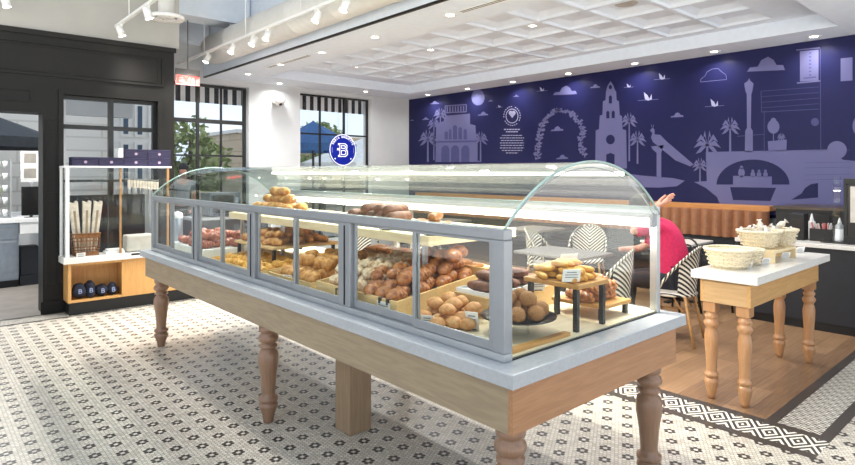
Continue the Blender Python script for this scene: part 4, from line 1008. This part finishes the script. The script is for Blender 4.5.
MB().box(-.15, -.1, .005, .16, .1, .2).build('body', mat('cream_enamel', 'c9c4b8', .4), t, .02); MB().box(-.13, -.09, 0, .14, .09, .006).build('base', M_dark, t)
t = thing('price_holder', 'black and white price strip on the front edge of the cabinet top', 'price card', (2.0, CY-.03, .60))
MB().box(-.045, -.006, .02, .045, -.001, .045).build('black_band', M_blk, t); MB().box(-.045, -.006, -.01, .045, -.001, .02).build('white_band', M_paper, t)
# navy bags in the cabinet
nb = None
for i, x in enumerate((1.435, 1.545, 1.665, 1.775)):
    lb = 'folded navy bag with a pale emblem in the open cabinet, %s from the pillar' % ORD[i]
    h = .18 if i < 2 else .14
    t = thing('navy_bag', lb, 'bag', (x, CY+.1, .165), 0, 'navy bags in the cabinet')
    mb = MB(); mb.blob((0, 0, h*.5), (.066, .08, h*.52), i, .13, 3); mb.build('body', M_navy, t)
    text('B', 'emblem', mat('emblem_blue', '8f9cc0', .6), .075, (0, -.086, h*.5), (PI/2, 0, 0), t, .003)

# ================================================================= ANNEX
O = Vector((.9, 9.9, 0))
t = thing('service_counter', 'white-topped service counter with steel fridge seen through the doorway', 'counter', O)
MB(O).box(-.2, 9.85, .90, 1.5, 10.5, .96).box(1.15, 9.86, .74, 1.5, 10.4, .9).build('countertop', M_plast, t, .004)
MB(O).box(-.2, 9.92, .1, 1.14, 10.45, .9).build('body', M_steel, t); MB(O).box(-.2, 9.95, 0, 1.14, 10.4, .1).build('plinth', M_blk, t)
MB(O).box(.62, 9.9, .13, 1.12, 9.918, .66).build('door', M_steel, t, .003); MB(O).box(.62, 9.9, .68, 1.12, 9.918, .88).build('drawer', M_steel, t, .003)
MB(O).box(.65, 9.885, .63, 1.09, 9.9, .645).build('handle', M_alu, t); MB(O).box(.65, 9.885, .80, 1.09, 9.9, .815).build('handle', M_alu, t)
MB(O).box(1.16, 9.95, 0, 1.5, 10.4, .14).box(1.44, 9.95, .14, 1.5, 10.4, .72).build('side_frame', M_slate, t)
tag(MB((1.2, 9.8, 0)).box(1.17, 9.96, .14, 1.38, 10.2, .55).build('grey_crate', M_slate, bevel=.01), 'dark crate below the service counter beside the steel fridge', 'crate')
t = thing('black_monitor', 'black screen standing on the white service counter', 'screen', (1.29, 9.95, .96))
MB().box(-.115, 0, .03, .115, .03, .44).build('screen', M_screen, t, .006); MB().box(-.02, .005, 0, .02, .025, .06).box(-.08, -.03, -.0, .08, .06, .006).build('stand', M_blk, t)
t = thing('cup_rack', 'clear rack of stacked white cups on the service counter', 'rack', (.92, 10.1, .96))
for x in (-.14, .14): MB().box(x-.008, -.1, 0, x+.008, .1, .82).build('side_panel', M_alu, t)
for k in range(5): MB().box(-.132, -.1, .02+k*.17, .132, .1, .03+k*.17).build('shelf', M_acr, t)
cp = None
for k in range(5):
    for j in range(3):
        lb = 'white cup on the clear rack, %s shelf from the bottom, %s' % (ORD[k], ('doorway edge side', 'middle', 'screen side')[j])
        loc = (.84+.08*j, 10.08, .99+.17*k)
        if cp is None: cp = tag(MB().lathe([(0, 0), (.022, 0), (.032, .09), (.029, .09), (.02, .006), (0, .006)], n=12).build('white_cup', M_plast), lb, 'cup', 'white cups on the clear rack'); cp.location = loc
        else: dup(cp, loc, label=lb)
t = thing('framed_notice', 'white framed notice on stand behind the black screen', 'notice', (1.33, 10.25, .96))
MB().box(-.13, 0, .5, .1, .012, .95).build('frame', M_plast, t); MB().box(-.09, -.003, .56, .06, 0, .7).build('print', mat('faded_print', 'a39d94', .6), t); MB().box(-.09, -.003, .78, .06, 0, .92).build('print', MATS['faded_print'], t); MB().cyl((0, .006, 0), (0, .006, .5), .01, n=8).build('pole', M_alu, t)

for i, (x, y) in enumerate(((.9, 9.3), (-.3, 9.3))):  # downlights added to brighten the counter beyond the doorway
    dup(d0, (x, y, 2.9), label='added downlight in the ceiling beyond the open doorway, %s from the black pillar' % ORD[i])
    point_light('AREA', 'downlight_lamp', (x, y, 2.87), 30, .12)
# ================================================================= SERVICE AREA BEHIND THE CASE (window end)
t = thing('grey_side_counter', 'low grey counter below the tree window behind the glass case', 'counter', (3.75, 9.3, 0))
MB().box(-.5, -.3, .08, .7, .3, .86).build('body', M_slate, t); MB().box(-.53, -.33, .86, .73, .33, .9).build('countertop', M_quartz, t); MB().box(-.45, -.25, 0, .65, .25, .08).build('plinth', M_blk, t)
t = thing('countertop_oven', 'dark blue-grey box appliance on the grey side counter', 'appliance', (3.75, 9.25, .9))
MB().box(-.25, -.2, .02, .25, .2, .38).build('body', mat('blue_grey_metal', '4b5563', .4), t, .01); MB().box(-.2, -.215, .06, .12, -.2, .34).build('door', M_screen, t); MB().box(.15, -.215, .1, .2, -.2, .3).build('control_panel', M_steel, t)
for sx in (-.2, .2): MB().box(sx-.02, -.15, 0, sx+.02, .15, .02).build('foot', M_blk, t)

# ================================================================= PREP TABLE (right)
O = Vector((4.9, 1.62, 0)); ZP = .915
t = thing('narrow_side_table', 'narrow oak table with white top and turned legs beside the mosaic border', 'table', O)
MB(O).box(4.13, 1.415, .858, 5.77, 1.85, ZP).build('countertop', M_quartzw, t, .004)
MB(O).box(4.2, 1.48, .69, 5.7, 1.502, .858).build('side_apron', M_oakt, t, .002); MB(O).box(4.2, 1.79, .69, 5.7, 1.812, .858).build('side_apron', M_oakt, t, .002)
M_oake = wood('oak_table_end', 'c9a477', 'a88354', 1)
MB(O).box(4.2, 1.502, .69, 4.222, 1.79, .858).build('end_apron', M_oake, t, .002); MB(O).box(5.678, 1.502, .69, 5.7, 1.79, .858).build('end_apron', M_oake, t, .002)
LP2 = [(0, .02), (.04, .028), (.10, .036), (.17, .046), (.2, .045), (.21, .036), (.225, .036), (.232, .047), (.262, .047), (.27, .036), (.30, .036), (.42, .038), (.55, .044), (.64, .046), (.70, .040), (.725, .034), (.74, .04), (.765, .05), (.79, .05), (.81, .038), (.82, .036), (.835, .045), (.86, .045), (.875, .034), (.89, .034), (.9, .046)]
l1 = None
for x, y in ((4.255, 1.535), (4.255, 1.757), (5.645, 1.535), (5.645, 1.757)):
    if l1 is None:
        mb = turned_leg(.69, 1.0, None, LP2); mb.box(-.042, -.042, .62, .042, .042, .84); l1 = mb.build('leg', wood('turned_light_oak', 'c08f62', '9d6c45', 2, rough=.35, coat=.3), t); l1.location = Vector((x, y, 0))-O
    else: q = l1.copy(); C.objects.link(q); q.parent = t; q.location = Vector((x, y, 0))-O
def bowl(x, y, z, r, h, label, seed, ratio=.68, el=1.0):
    t = thing('cream_basket', label, 'basket', (x, y, z))
    m, mb = M_cream, MB()
    prof = [(0, 0), (r*ratio, 0), (r*(ratio+.1), h*.3), (r*.9, h*.75), (r, h), (r*.97, h), (r*.86, h*.72), (r*(ratio+.04), h*.28), (r*ratio*.9, .01), (0, .01)]
    mb.lathe(prof, n=28)
    for k in range(4):
        zz = h*(.2+.22*k); rr = r*(ratio+.06+(1-ratio-.06)*(zz/h)**.9)+.002
        mb.sweep([(rr*math.cos(2*PI*i/28), rr*math.sin(2*PI*i/28), zz+.004*(-1)**i) for i in range(28)], .005, 5, closed=True)
    mb.build('body', m, t)
    mb = MB(); mb.sweep([(r*math.cos(2*PI*i/28), r*math.sin(2*PI*i/28), h) for i in range(28)], .011, 7, closed=True); mb.build('rim', m, t)
    t.scale = (el, 1, 1)
    return t
b1 = bowl(4.42, 1.70, ZP, .165, .135, 'wide cream woven basket at the table end nearest the display case', 1, el=1.0)
b2 = bowl(4.62, 1.56, ZP, .10, .11, 'small cream woven basket beside the wide basket on the narrow table', 2)
b2.location = (4.68, 1.66, ZP)
t = thing('wooden_step_riser', 'pale wooden step on the narrow table carrying two baskets', 'riser', (5.1, 1.68, ZP))
MB().box(-.26, -.14, .075, .24, .13, .095).build('board', M_shelf, t); MB().box(-.26, -.14, 0, -.24, .13, .075).build('side_panel', M_shelf, t); MB().box(.22, -.14, 0, .24, .13, .075).build('side_panel', M_shelf, t)
bowl(5.0, 1.70, ZP+.095, .155, .13, 'cream bowl-shaped basket of wrapped snacks on the wooden step, display case side', 3)
bowl(5.27, 1.63, ZP+.095, .12, .13, 'smaller cream basket of wrapped snacks on the wooden step, wall side', 4)
def packet(x, y, z, s, rot, label, i):
    t = thing('wrapped_snack', label, 'snack', (x, y, z), 0, 'wrapped snacks in the cream baskets'); t.rotation_euler = rot
    mb = MB(); rr = random.Random(i); k = [rr.uniform(.85, 1.15) for _ in range(6)]
    mb.sweep([(0, 0, -s*.9), (0, 0, -s*.8), (0, 0, -s*.3), (0, 0, s*.3), (0, 0, s*.75), (0, 0, s)], [s*.45, s*.2, s*.42*k[0], s*.42*k[1], s*.14, s*.42], 8, flat=.6); mb.build('wrapper', mat('clear_wrap', 'e7dfd0', .25, var=.2, nscale=40), t)
    mb = MB(); mb.blob((0, 0, 0), (s*.3, s*.2, s*.35), i, .1, 1); mb.build('filling', P_pale, t)
rp = random.Random(3)
for i in range(12):
    cx, cy, cr = ((5.0, 1.70, .11) if i < 8 else (5.27, 1.63, .075)); a = i*2.4; q = cr*math.sqrt((i % 8+.5)/8)
    packet(cx+q*math.cos(a), cy+q*math.sin(a), ZP+.095+.12+(.045 if i in (0, 8) else 0), .055, (rp.uniform(.2, 1.3) if i not in (0,) else .2, rp.uniform(-.4, .4), rp.uniform(0, 6)), 'clear wrapped snack in the %s basket on the step, %s one' % ('display case side' if i < 8 else 'wall side', ORD[i if i < 8 else i-8]), i)
for i, (px, py) in enumerate(((747, 268), (765, 264), (785, 258), (799, 253), (806, 250.5))):
    q = atz(px, py, ZP); card(min(q.x, 5.72), max(q.y, 1.44), ZP, label='white tent card on the narrow table, %s from the wide basket' % ORD[i], rz=-.55, w=.075, h=.05, tilt=.3, holder=False)

# ================================================================= RIGHT BAR, BANQUETTE
BX, BY = 6.83, 2.57
t = thing('dark_service_bar', 'dark bar with white quartz top at the end of the banquette', 'bar counter', (7.2, 1.2, 0)); O = Vector((7.2, 1.2, 0))
MB(O).box(6.86, -.8, .09, 7.6, BY-.02, .84).build('body', M_slate, t); MB(O).box(6.88, -.8, 0, 7.58, BY-.04, .09).build('plinth', M_blk, t)
MB(O).box(BX, -.8, .84, 7.62, BY, .88).build('countertop', M_quartzw, t, .004)
t = thing('black_back_cabinet', 'black cabinet along the mural wall behind the bar', 'cabinet', (8.1, 1.2, 0)); O = Vector((8.1, 1.2, 0))
MB(O).box(7.75, -.8, .1, 8.47, 2.45, 1.17).build('body', M_blk, t); MB(O).box(7.72, -.8, 1.17, 8.48, 2.47, 1.2).build('countertop', mat('dark_brown_top', '4a3d30', .3), t); MB(O).box(7.8, -.8, 0, 8.4, 2.43, .1).build('plinth', M_blk, t)
MB(O).box(7.735, 1.2, .15, 7.75, 1.88, 1.12).build('door', M_blk, t, .003); MB(O).box(7.735, 1.9, .15, 7.75, 2.42, 1.12).build('door', M_blk, t, .003)
# banquette
BYa, BYb = 2.68, 9.7
t = thing('tan_banquette', 'long tan channelled banquette along the mural wall', 'banquette', (8.2, 6, 0)); O = Vector((8.2, 6, 0))
MB(O).box(8.25, BYa, 1.10, 8.48, BYb, 1.165).build('wood_ledge', M_ledge, t, .004)
mb = MB(O); y = BYa
while y < BYb-.05:
    w = .14; n = 7; pr = [(8.17-.055*math.sin(PI*k/n), y+w*k/n) for k in range(n+1)]+[(8.25, y+w), (8.25, y)]
    mb.prism([(a, b, .74) for a, b in pr], (0, 0, .36)); y += w
mb.build('backrest', M_leath, t)
MB(O).box(7.7, BYa, .36, 8.17, BYb, .47).build('seat', M_slate, t, .02); MB(O).box(8.2, BYa, .47, 8.3, BYb, .74).build('lower_back', M_slate, t); MB(O).box(7.78, BYa, 0, 8.3, BYb, .36).build('plinth', M_slate, t)
# tables and chairs
def chev():
    m, n, p = base_mat('chevron_weave', 'ffffff', .5)
    x, y, z = n.sep(n.obj()); f = n.m('FRACT', n.m('MULTIPLY', n.m('SUBTRACT', z, n.m('MULTIPLY', n.m('ABSOLUTE', x), .9)), 24))
    n.link(n.mix(n.m('GREATER_THAN', f, .5), rgb('e6e0d2'), rgb('17171c')), p.inputs['Base Color']); return m
def spir():
    m, n, p = base_mat('spiral_rim', 'ffffff', .4)
    x, y, z = n.sep(n.obj()); f = n.m('FRACT', n.m('MULTIPLY', n.m('ADD', n.m('ADD', n.m('MULTIPLY', x, 1.0), n.m('MULTIPLY', y, -1.6)), n.m('MULTIPLY', z, -.4)), 22))
    n.link(n.mix(n.m('GREATER_THAN', f, .45), rgb('e6ddc8'), rgb('15151a')), p.inputs['Base Color']); return m
M_chev, M_spir = chev(), spir()
def make_chair(label):
    t = thing('bistro_chair', label, 'chair', (0, 0, 0), 0, None)
    MB().lathe([(0, .44), (.2, .44), (.215, .45), (.215, .465), (.2, .475), (0, .475)], n=28).build('seat', M_chev, t)
    def rim(th):
        h = .50+.40*max(0, math.cos(th*PI/2/2.0))**.9
        return (.235*math.sin(th), -.215*math.cos(th)-.05*(h-.45), h)
    ths = [-1.95+3.9*k/28 for k in range(29)]
    MB().sweep([rim(a) for a in ths], .014, 8).build('back_rim', M_spir, t)
    vs = []; fs = []; tb = [-1.15+2.3*k/16 for k in range(17)]
    for a in tb:
        x, y, h = rim(a); x0, y0 = .21*math.sin(a), -.2*math.cos(a)
        for dd in (0, .012):
            s_ = 1-dd/.22; vs += [(x0*s_, y0*s_, .46), (x*s_, y*s_, h-.01)]
    for k in range(16):
        b = k*4; c = b+4; fs += [(b, c, c+1, b+1), (b+2, b+3, c+3, c+2), (b+1, c+1, c+3, b+3)]
    MB()._add(vs, fs).build('backrest', M_chev, t)
    for sx in (-1, 1):
        MB().sweep([(sx*.16, .14, .45), (sx*.19, .17, .2), (sx*.21, .19, .0)], .014, 8).build('leg', M_rattan, t)
        MB().sweep([(sx*.17, -.14, .45), (sx*.2, -.19, .2), (sx*.225, -.23, .0)], .014, 8).build('leg', M_rattan, t)
        MB().sweep([(sx*.185, .16, .26), (sx*.19, -.16, .26)], .008, 6).build('stretcher', M_rattan, t)
        MB().sweep([(sx*.19, -.13, .30), (sx*.15, -.05, .41), (sx*.05, .0, .44)], .008, 6).build('seat_brace', M_rattan, t)
    MB().sweep([(-.185, .155, .26), (.185, .155, .26)], .008, 6).build('stretcher', M_rattan, t)
    return t
CH = (5.48, 2.62)
c0 = make_chair('black and white woven bistro chair carrying the person in pink'); c0.location = (*CH, 0); c0.rotation_euler = (0, 0, .22);  c0['group'] = 'woven bistro chairs'
for x, y, rz, lb in ((4.80, 2.92, .35, 'empty woven bistro chair standing between the display case and the person in pink'), (5.95, 4.5, 3.5, 'woven bistro chair seen through the case above the dark loaves'), (6.6, 4.3, 2.0, 'woven bistro chair on the mural side of the first cafe table'), (4.95, 5.6, -1.4, 'woven bistro chair at the second cafe table, display case side'), (4.95, 6.9, -1.5, 'woven bistro chair at the third cafe table, display case side')):
    dup(c0, (x, y, 0), (0, 0, rz), label=lb, group='woven bistro chairs')
def cafe_table(x, y, w, d, label, m=None):
    m = m or mat('grey_laminate', '85827e', .35)
    t = thing('cafe_table', label, 'table', (x, y, 0), 0)
    MB().box(-w, -d, .72, w, d, .75).build('tabletop', m, t, .006); MB().cyl((0, 0, .02), (0, 0, .72), .03).build('pole', M_blk, t)
    MB().box(-.28, -.03, 0, .28, .03, .02).box(-.03, -.28, .0, .03, .28, .021).build('base', M_blk, t); MB().box(-.15, -.15, .705, .15, .15, .72).build('bracket', M_blk, t)
cafe_table(5.25, 3.72, .32, .42, 'grey cafe table in front of the person in pink')
cafe_table(7.2, 3.4, .32, .32, 'square white cafe table beside the banquette near the baskets', M_quartzw)
cafe_table(5.55, 5.6, .35, .35, 'grey cafe table behind the croissant crate end of the case')
cafe_table(5.55, 6.9, .35, .35, 'grey cafe table farther along behind the display case')
cafe_table(7.2, 5.6, .32, .32, 'grey cafe table by the middle of the banquette')
cafe_table(7.2, 7.6, .32, .32, 'grey cafe table by the window end of the banquette')
def loop_chair(x, y, rz, label):
    t = thing('black_hoop_chair', label, 'chair', (x, y, 0), rz, 'black hoop-backed chairs')
    MB().lathe([(0, .44), (.2, .44), (.205, .46), (0, .465)], n=24).build('seat', M_dark, t)
    for r, w in ((.2, .84), (.13, .76)):
        MB().sweep([(r*math.cos(PI*k/12), -.18-.03*math.sin(PI*k/12), .46+(w-.46)*math.sin(PI*k/12)**.7) for k in range(13)], .012, 8).build('back_hoop', M_blk, t)
    for sx in (-1, 1):
        for sy in (-1, 1): MB().sweep([(sx*.14, sy*.14, .44), (sx*.19, sy*.19, 0)], .013, 8).build('leg', M_blk, t)
loop_chair(6.55, 3.1, PI/2-.2, 'black hoop-backed chair at the white table near the person in pink'); bpy.context.scene.objects[-1]
loop_chair(7.2, 2.85-.0, 0, 'black hoop-backed chair just behind the snack baskets')
# items on bar
t = thing('black_napkin_box', 'tall black dispenser box on the bar', 'dispenser', (7.15, 2.04, .88))
MB().box(-.08, -.07, 0, .08, .07, .28).build('body', M_blk, t, .004); MB().box(-.084, -.05, .05, -.08, .05, .22).build('face', M_dark, t)
t = thing('condiment_caddy', 'low black caddy filled with packets on the bar', 'caddy', (7.2, 1.83, .88))
mb = MB(); mb.box(-.09, -.1, 0, .09, .1, .01).box(-.09, -.1, .01, -.08, .1, .13).box(.08, -.1, .01, .09, .1, .13).box(-.08, -.1, .01, .08, -.09, .13).box(-.08, .09, .01, .08, .1, .13); mb.build('body', M_blk, t)
rp = random.Random(9)
pm = [mat('white_packet', 'efe9e2', .6), mat('pink_packet', 'd98a84', .6)]
for i in range(12):
    x, y = 7.2-.055+.05*(i % 3), 1.83-.06+.04*(i//3)
    q = tag(MB().box(-.022, -.003, 0, .022, .003, .15).build('sugar_packet', pm[0 if i % 3 else 1]), '%s paper packet in the black caddy, %s from the dispenser, %s row' % ('white' if i % 3 else 'pink', ORD[3-i//3], ORD[i % 3]), 'packet', 'paper packets in the caddy')
    q.location = (x, y, .90+rp.uniform(0, .03)); q.rotation_euler = (rp.uniform(-.2, .2), rp.uniform(-.15, .15), rp.uniform(-.5, .5))
for i, (x, y, h) in enumerate(((7.38, 1.98, .27), (7.36, 1.72, .24))):
    t = thing('squeeze_bottle', 'white squeeze bottle with a pointed tip, %s' % ('behind the packet caddy' if i == 0 else 'beside the packet caddy'), 'bottle', (x, y, .88), 0, 'white squeeze bottles')
    MB().lathe([(0, 0), (.035, 0), (.038, .02), (.038, h*.6), (.03, h*.7), (0, h*.7)], n=18).build('body', M_plast, t); MB().lathe([(.022, h*.7), (.018, h*.78), (.005, h), (0, h)], n=14).build('tip', M_plast, t)
t = thing('white_shaker', 'small white lidded shaker on a dark tray on the bar', 'shaker', (7.1, 1.66, .895))
MB().lathe([(0, 0), (.04, 0), (.042, .02), (.036, .13), (0, .13)], n=18).build('body', M_plast, t); MB().lathe([(.038, .13), (.038, .16), (.02, .175), (.008, .18), (.008, .19), (0, .19)], n=18).build('lid', M_alu, t)
tag(MB((7.1, 1.68, .88)).box(7.0, 1.55, .88, 7.2, 1.80, .893).build('dark_tray', M_dark, bevel=.003), 'flat dark tray under the white shaker on the bar', 'tray')
t = thing('menu_display', 'black framed menu stand at the picture edge on the bar', 'menu stand', (7.05, 1.39, .88))
mb = MB(); frame_pts = [(-.02, -.3, .0, .02, .22, .08), (-.02, -.3, .6, .02, .22, .66), (-.02, .19, .08, .02, .22, .6), (-.02, -.3, .08, .02, -.27, .6)]
for a, b, c, d, e, f in frame_pts: mb.box(a, b, c, d, e, f)
mb.build('frame', M_blk, t, .004)
MB().box(-.008, -.27, .08, .008, .19, .6).build('board', M_dark, t)
MB().box(-.011, -.25, .22, -.0085, .165, .58).build('menu_sheet', mat('menu_paper', 'd8cfc4', .6), t); MB().box(-.0125, -.2, .3, -.0115, .03, .46).build('menu_picture', mat('menu_print', 'a2624a', .6), t)
tag(MB((7.05, 1.67, .88)).box(7.03, 1.64, .88, 7.07, 1.70, 1.56).build('glass_guard', M_acr), 'narrow clear guard panel beside the menu stand', 'guard')

# ================================================================= PEOPLE
def skin_mesh(name, V, E, m, root=0, sub=2, parent=None):
    me = bpy.data.meshes.new(name); me.from_pydata([v[:3] for v in V], E, [])
    o = bpy.data.objects.new(name, me); C.objects.link(o)
    sk = o.modifiers.new('skin', 'SKIN'); sk.use_smooth_shade = True
    for i, v in enumerate(V):
        r = v[3] if len(v) == 4 else None
        d = me.skin_vertices[0].data[i]; d.radius = (v[3], v[4] if len(v) > 4 else v[3]); d.use_root = (i == root)
    ss = o.modifiers.new('sub', 'SUBSURF'); ss.levels = sub; ss.render_levels = sub
    dg = bpy.context.evaluated_depsgraph_get(); nm = bpy.data.meshes.new_from_object(o.evaluated_get(dg)); bpy.data.objects.remove(o)
    nm.materials.clear(); nm.materials.append(m); nm.shade_smooth()
    q = bpy.data.objects.new(name, nm); C.objects.link(q)
    if parent: q.parent = parent
    return q
def chain(V, E, start, pts):
    k = start
    for q in pts: V.append(q); E.append((k, len(V)-1)); k = len(V)-1
    return k
# seated: local +Y is the way the person faces
t = thing('person', 'person in a pink top seated on the woven chair, leaning over the cafe table', 'person', (5.61, 2.66, 0), .25)
V = [(0, 0, .56, .11, .13)]; E = []
ch = chain(V, E, 0, [(0, .04, .72, .10, .10), (0, .1, .92, .11, .10), (0, .17, 1.06, .09, .08), (0, .22, 1.13, .055), (0, .27, 1.19, .05)])
hd_ = chain(V, E, ch, [(0, .31, 1.23, .075), (0, .35, 1.28, .085), (0, .37, 1.34, .06)])
shd = 3
arms = []
for sx in (-1, 1):
    tgt = [(sx*.17, .17, 1.07, .058), (sx*.23, .27, .88, .048), (sx*.2, .40, .80, .04), (sx*.1, .52, .80, .03), (sx*.04, .56, .80, .026)] if sx > 0 else [(-.17, .17, 1.07, .058), (-.27, .27, 1.04, .05), (-.33, .33, 1.02, .042), (-.25, .27, 1.14, .036), (-.14, .19, 1.235, .028)]
    w = chain(V, E, shd, tgt); arms.append(w)
for sx in (-1, 1):
    chain(V, E, 0, [(sx*.1, .03, .54, .09), (sx*.13, .42, .53, .072), (sx*.14, .46, .46, .062), (sx*.14, .48, .25, .05), (sx*.14, .46, .08, .038), (sx*.14, .52, .035, .035), (sx*.14, .60, .03, .028)])
body = skin_mesh('body', V, E, M_skin, 0, 2, t)
# raised near hand beside the neck, five fingers
V = [(-.17, .21, 1.21, .034)]; E = []
chain(V, E, 0, [(-.135, .185, 1.24, .030), (-.10, .14, 1.275, .042, .024), (-.07, .10, 1.305, .046, .022), (-.05, .075, 1.325, .040, .018)])
for k, (u, L) in enumerate(((-.036, .07), (-.012, .09), (.012, .085), (.034, .065))):
    bx_, by_, bz_ = -.045-u*.35, .07+u*.2, 1.33+u*-.9
    chain(V, E, 4, [(bx_, by_, bz_, .013), (bx_+L*.5*.56, by_-L*.5*.8, bz_+L*.32, .0115), (bx_+L*.9*.56, by_-L*.9*.8, bz_+L*.45, .009)])
chain(V, E, 2, [(-.075, .13, 1.325, .014), (-.045, .10, 1.36, .012), (-.03, .08, 1.38, .010)])
skin_mesh('raised_hand', V, E, M_skin, 0, 2, t)
# clothing
V = [(0, -.01, .50, .17, .18)]; E = []
c = chain(V, E, 0, [(0, .01, .62, .185, .18), (0, .04, .80, .19, .175), (0, .09, .98, .195, .17), (0, .15, 1.09, .155, .125), (0, .19, 1.115, .075)])
chain(V, E, 4, [(.17, .17, 1.075, .078), (.23, .25, .93, .07), (.235, .29, .86, .064)]); chain(V, E, 4, [(-.17, .17, 1.075, .078), (-.27, .27, 1.04, .068), (-.31, .31, 1.025, .062)])
skin_mesh('pink_top', V, E, M_pink, 0, 2, t)
V = [(0, -.0, .55, .15, .16)]; E = []
for sx in (-1, 1): chain(V, E, 0, [(sx*.1, .04, .545, .105), (sx*.13, .42, .535, .085), (sx*.14, .465, .45, .072), (sx*.14, .48, .25, .06), (sx*.14, .46, .10, .052)])
skin_mesh('trousers', V, E, M_jean, 0, 2, t)
for sx in (-1, 1): MB().blob((sx*.14, .54, .035), (.045, .12, .034), amp=0).build('shoe', M_dark, t)
mb = MB(); mb.blob((0, .34, 1.29), (.088, .10, .098), 3, .05, 3); mb.build('hair', M_hair, t)
mb = MB(); mb.blob((0, .445, 1.27), (.014, .02, .018), amp=0, sub=2); mb.build('nose', M_skin, t)
# standing person behind the case, near the window
t = thing('person', 'dark-haired person in a grey shirt standing outside the tree window', 'person', (4.1, 12.0, -.02), 2.6)
V = [(0, 0, .95, .13, .1)]; E = []
c = chain(V, E, 0, [(0, 0, 1.12, .12, .09), (0, 0, 1.32, .15, .1), (0, 0, 1.42, .12, .09), (0, 0, 1.5, .05), (0, .01, 1.56, .05), (0, .02, 1.62, .07), (0, .02, 1.69, .08), (0, .01, 1.76, .06)])
for sx in (-1, 1):
    w = chain(V, E, 3, [(sx*.18, 0, 1.41, .055), (sx*.23, -.02, 1.15, .042), (sx*.22, .1, .95, .034), (sx*.2, .18, .88, .03, .018)])
    for d_ in (-.025, -.008, .009, .026): chain(V, E, w, [(sx*.2+d_, .22, .85, .009), (sx*.2+d_, .25, .82, .008)])
    chain(V, E, w, [(sx*.16, .19, .86, .01), (sx*.15, .21, .84, .009)])
    chain(V, E, 0, [(sx*.1, 0, .88, .09), (sx*.11, .01, .5, .06), (sx*.11, -.02, .1, .04), (sx*.11, .06, .035, .035), (sx*.11, .13, .03, .03)])
skin_mesh('body', V, E, M_skin, 0, 2, t)
V = [(0, 0, .92, .145, .115)]; E = []
c = chain(V, E, 0, [(0, 0, 1.12, .14, .11), (0, 0, 1.32, .165, .12), (0, 0, 1.42, .13, .1), (0, 0, 1.475, .07)])
for sx in (-1, 1): chain(V, E, 3, [(sx*.18, 0, 1.41, .07), (sx*.22, -.015, 1.22, .06)])
skin_mesh('grey_shirt', V, E, M_grey, 0, 2, t)
V = [(0, 0, .95, .14, .11)]; E = []
for sx in (-1, 1): chain(V, E, 0, [(sx*.1, 0, .88, .1), (sx*.11, .01, .5, .075), (sx*.11, -.02, .12, .06)])
skin_mesh('trousers', V, E, M_jean, 0, 2, t)
mb = MB(); mb.blob((0, -.01, 1.72), (.1, .1, .1), 3, .04, 3); mb.build('hair', M_hair, t)
for sx in (-1, 1): MB().blob((sx*.11, .06, .035), (.045, .12, .034), amp=0).build('shoe', M_dark, t)

# ================================================================= WORLD, VIEW
w = bpy.data.worlds.new('sky'); bpy.context.scene.world = w; w.use_nodes = True; n = NT(w.node_tree)
bgn = w.node_tree.nodes['Background']; x, y, z = n.sep(n.n('ShaderNodeTexCoord').outputs['Generated'])
cl = n.noise(n.scale(n.n('ShaderNodeTexCoord').outputs['Generated'], (1, 1, 3)), 3, 4)
c = n.mix(n.ramp(z, 0, .5), rgb('c9d9ea'), rgb('bccbdc')); c = n.mix(n.m('MULTIPLY', n.ramp(cl, .45, .7), .7), c, rgb('dfe5ec'))
c = n.mix(n.m('LESS_THAN', z, -.01), c, (2.5, 2.45, 2.35, 1)); n.link(c, bgn.inputs[0]); bgn.inputs[1].default_value = 1.15  # bright lower hemisphere added to throw more light on the ceiling
sc_ = bpy.context.scene
sc_.view_settings.view_transform = 'Standard'; sc_.view_settings.look = 'None'; sc_.view_settings.gamma = 1; sc_.view_settings.use_curve_mapping = False
sc_.view_settings.exposure = 0.52
sc_.cycles.transparent_max_bounces = 40; sc_.cycles.max_bounces = 8; sc_.cycles.diffuse_bounces = 4
sc_.cycles.sample_clamp_indirect = 4
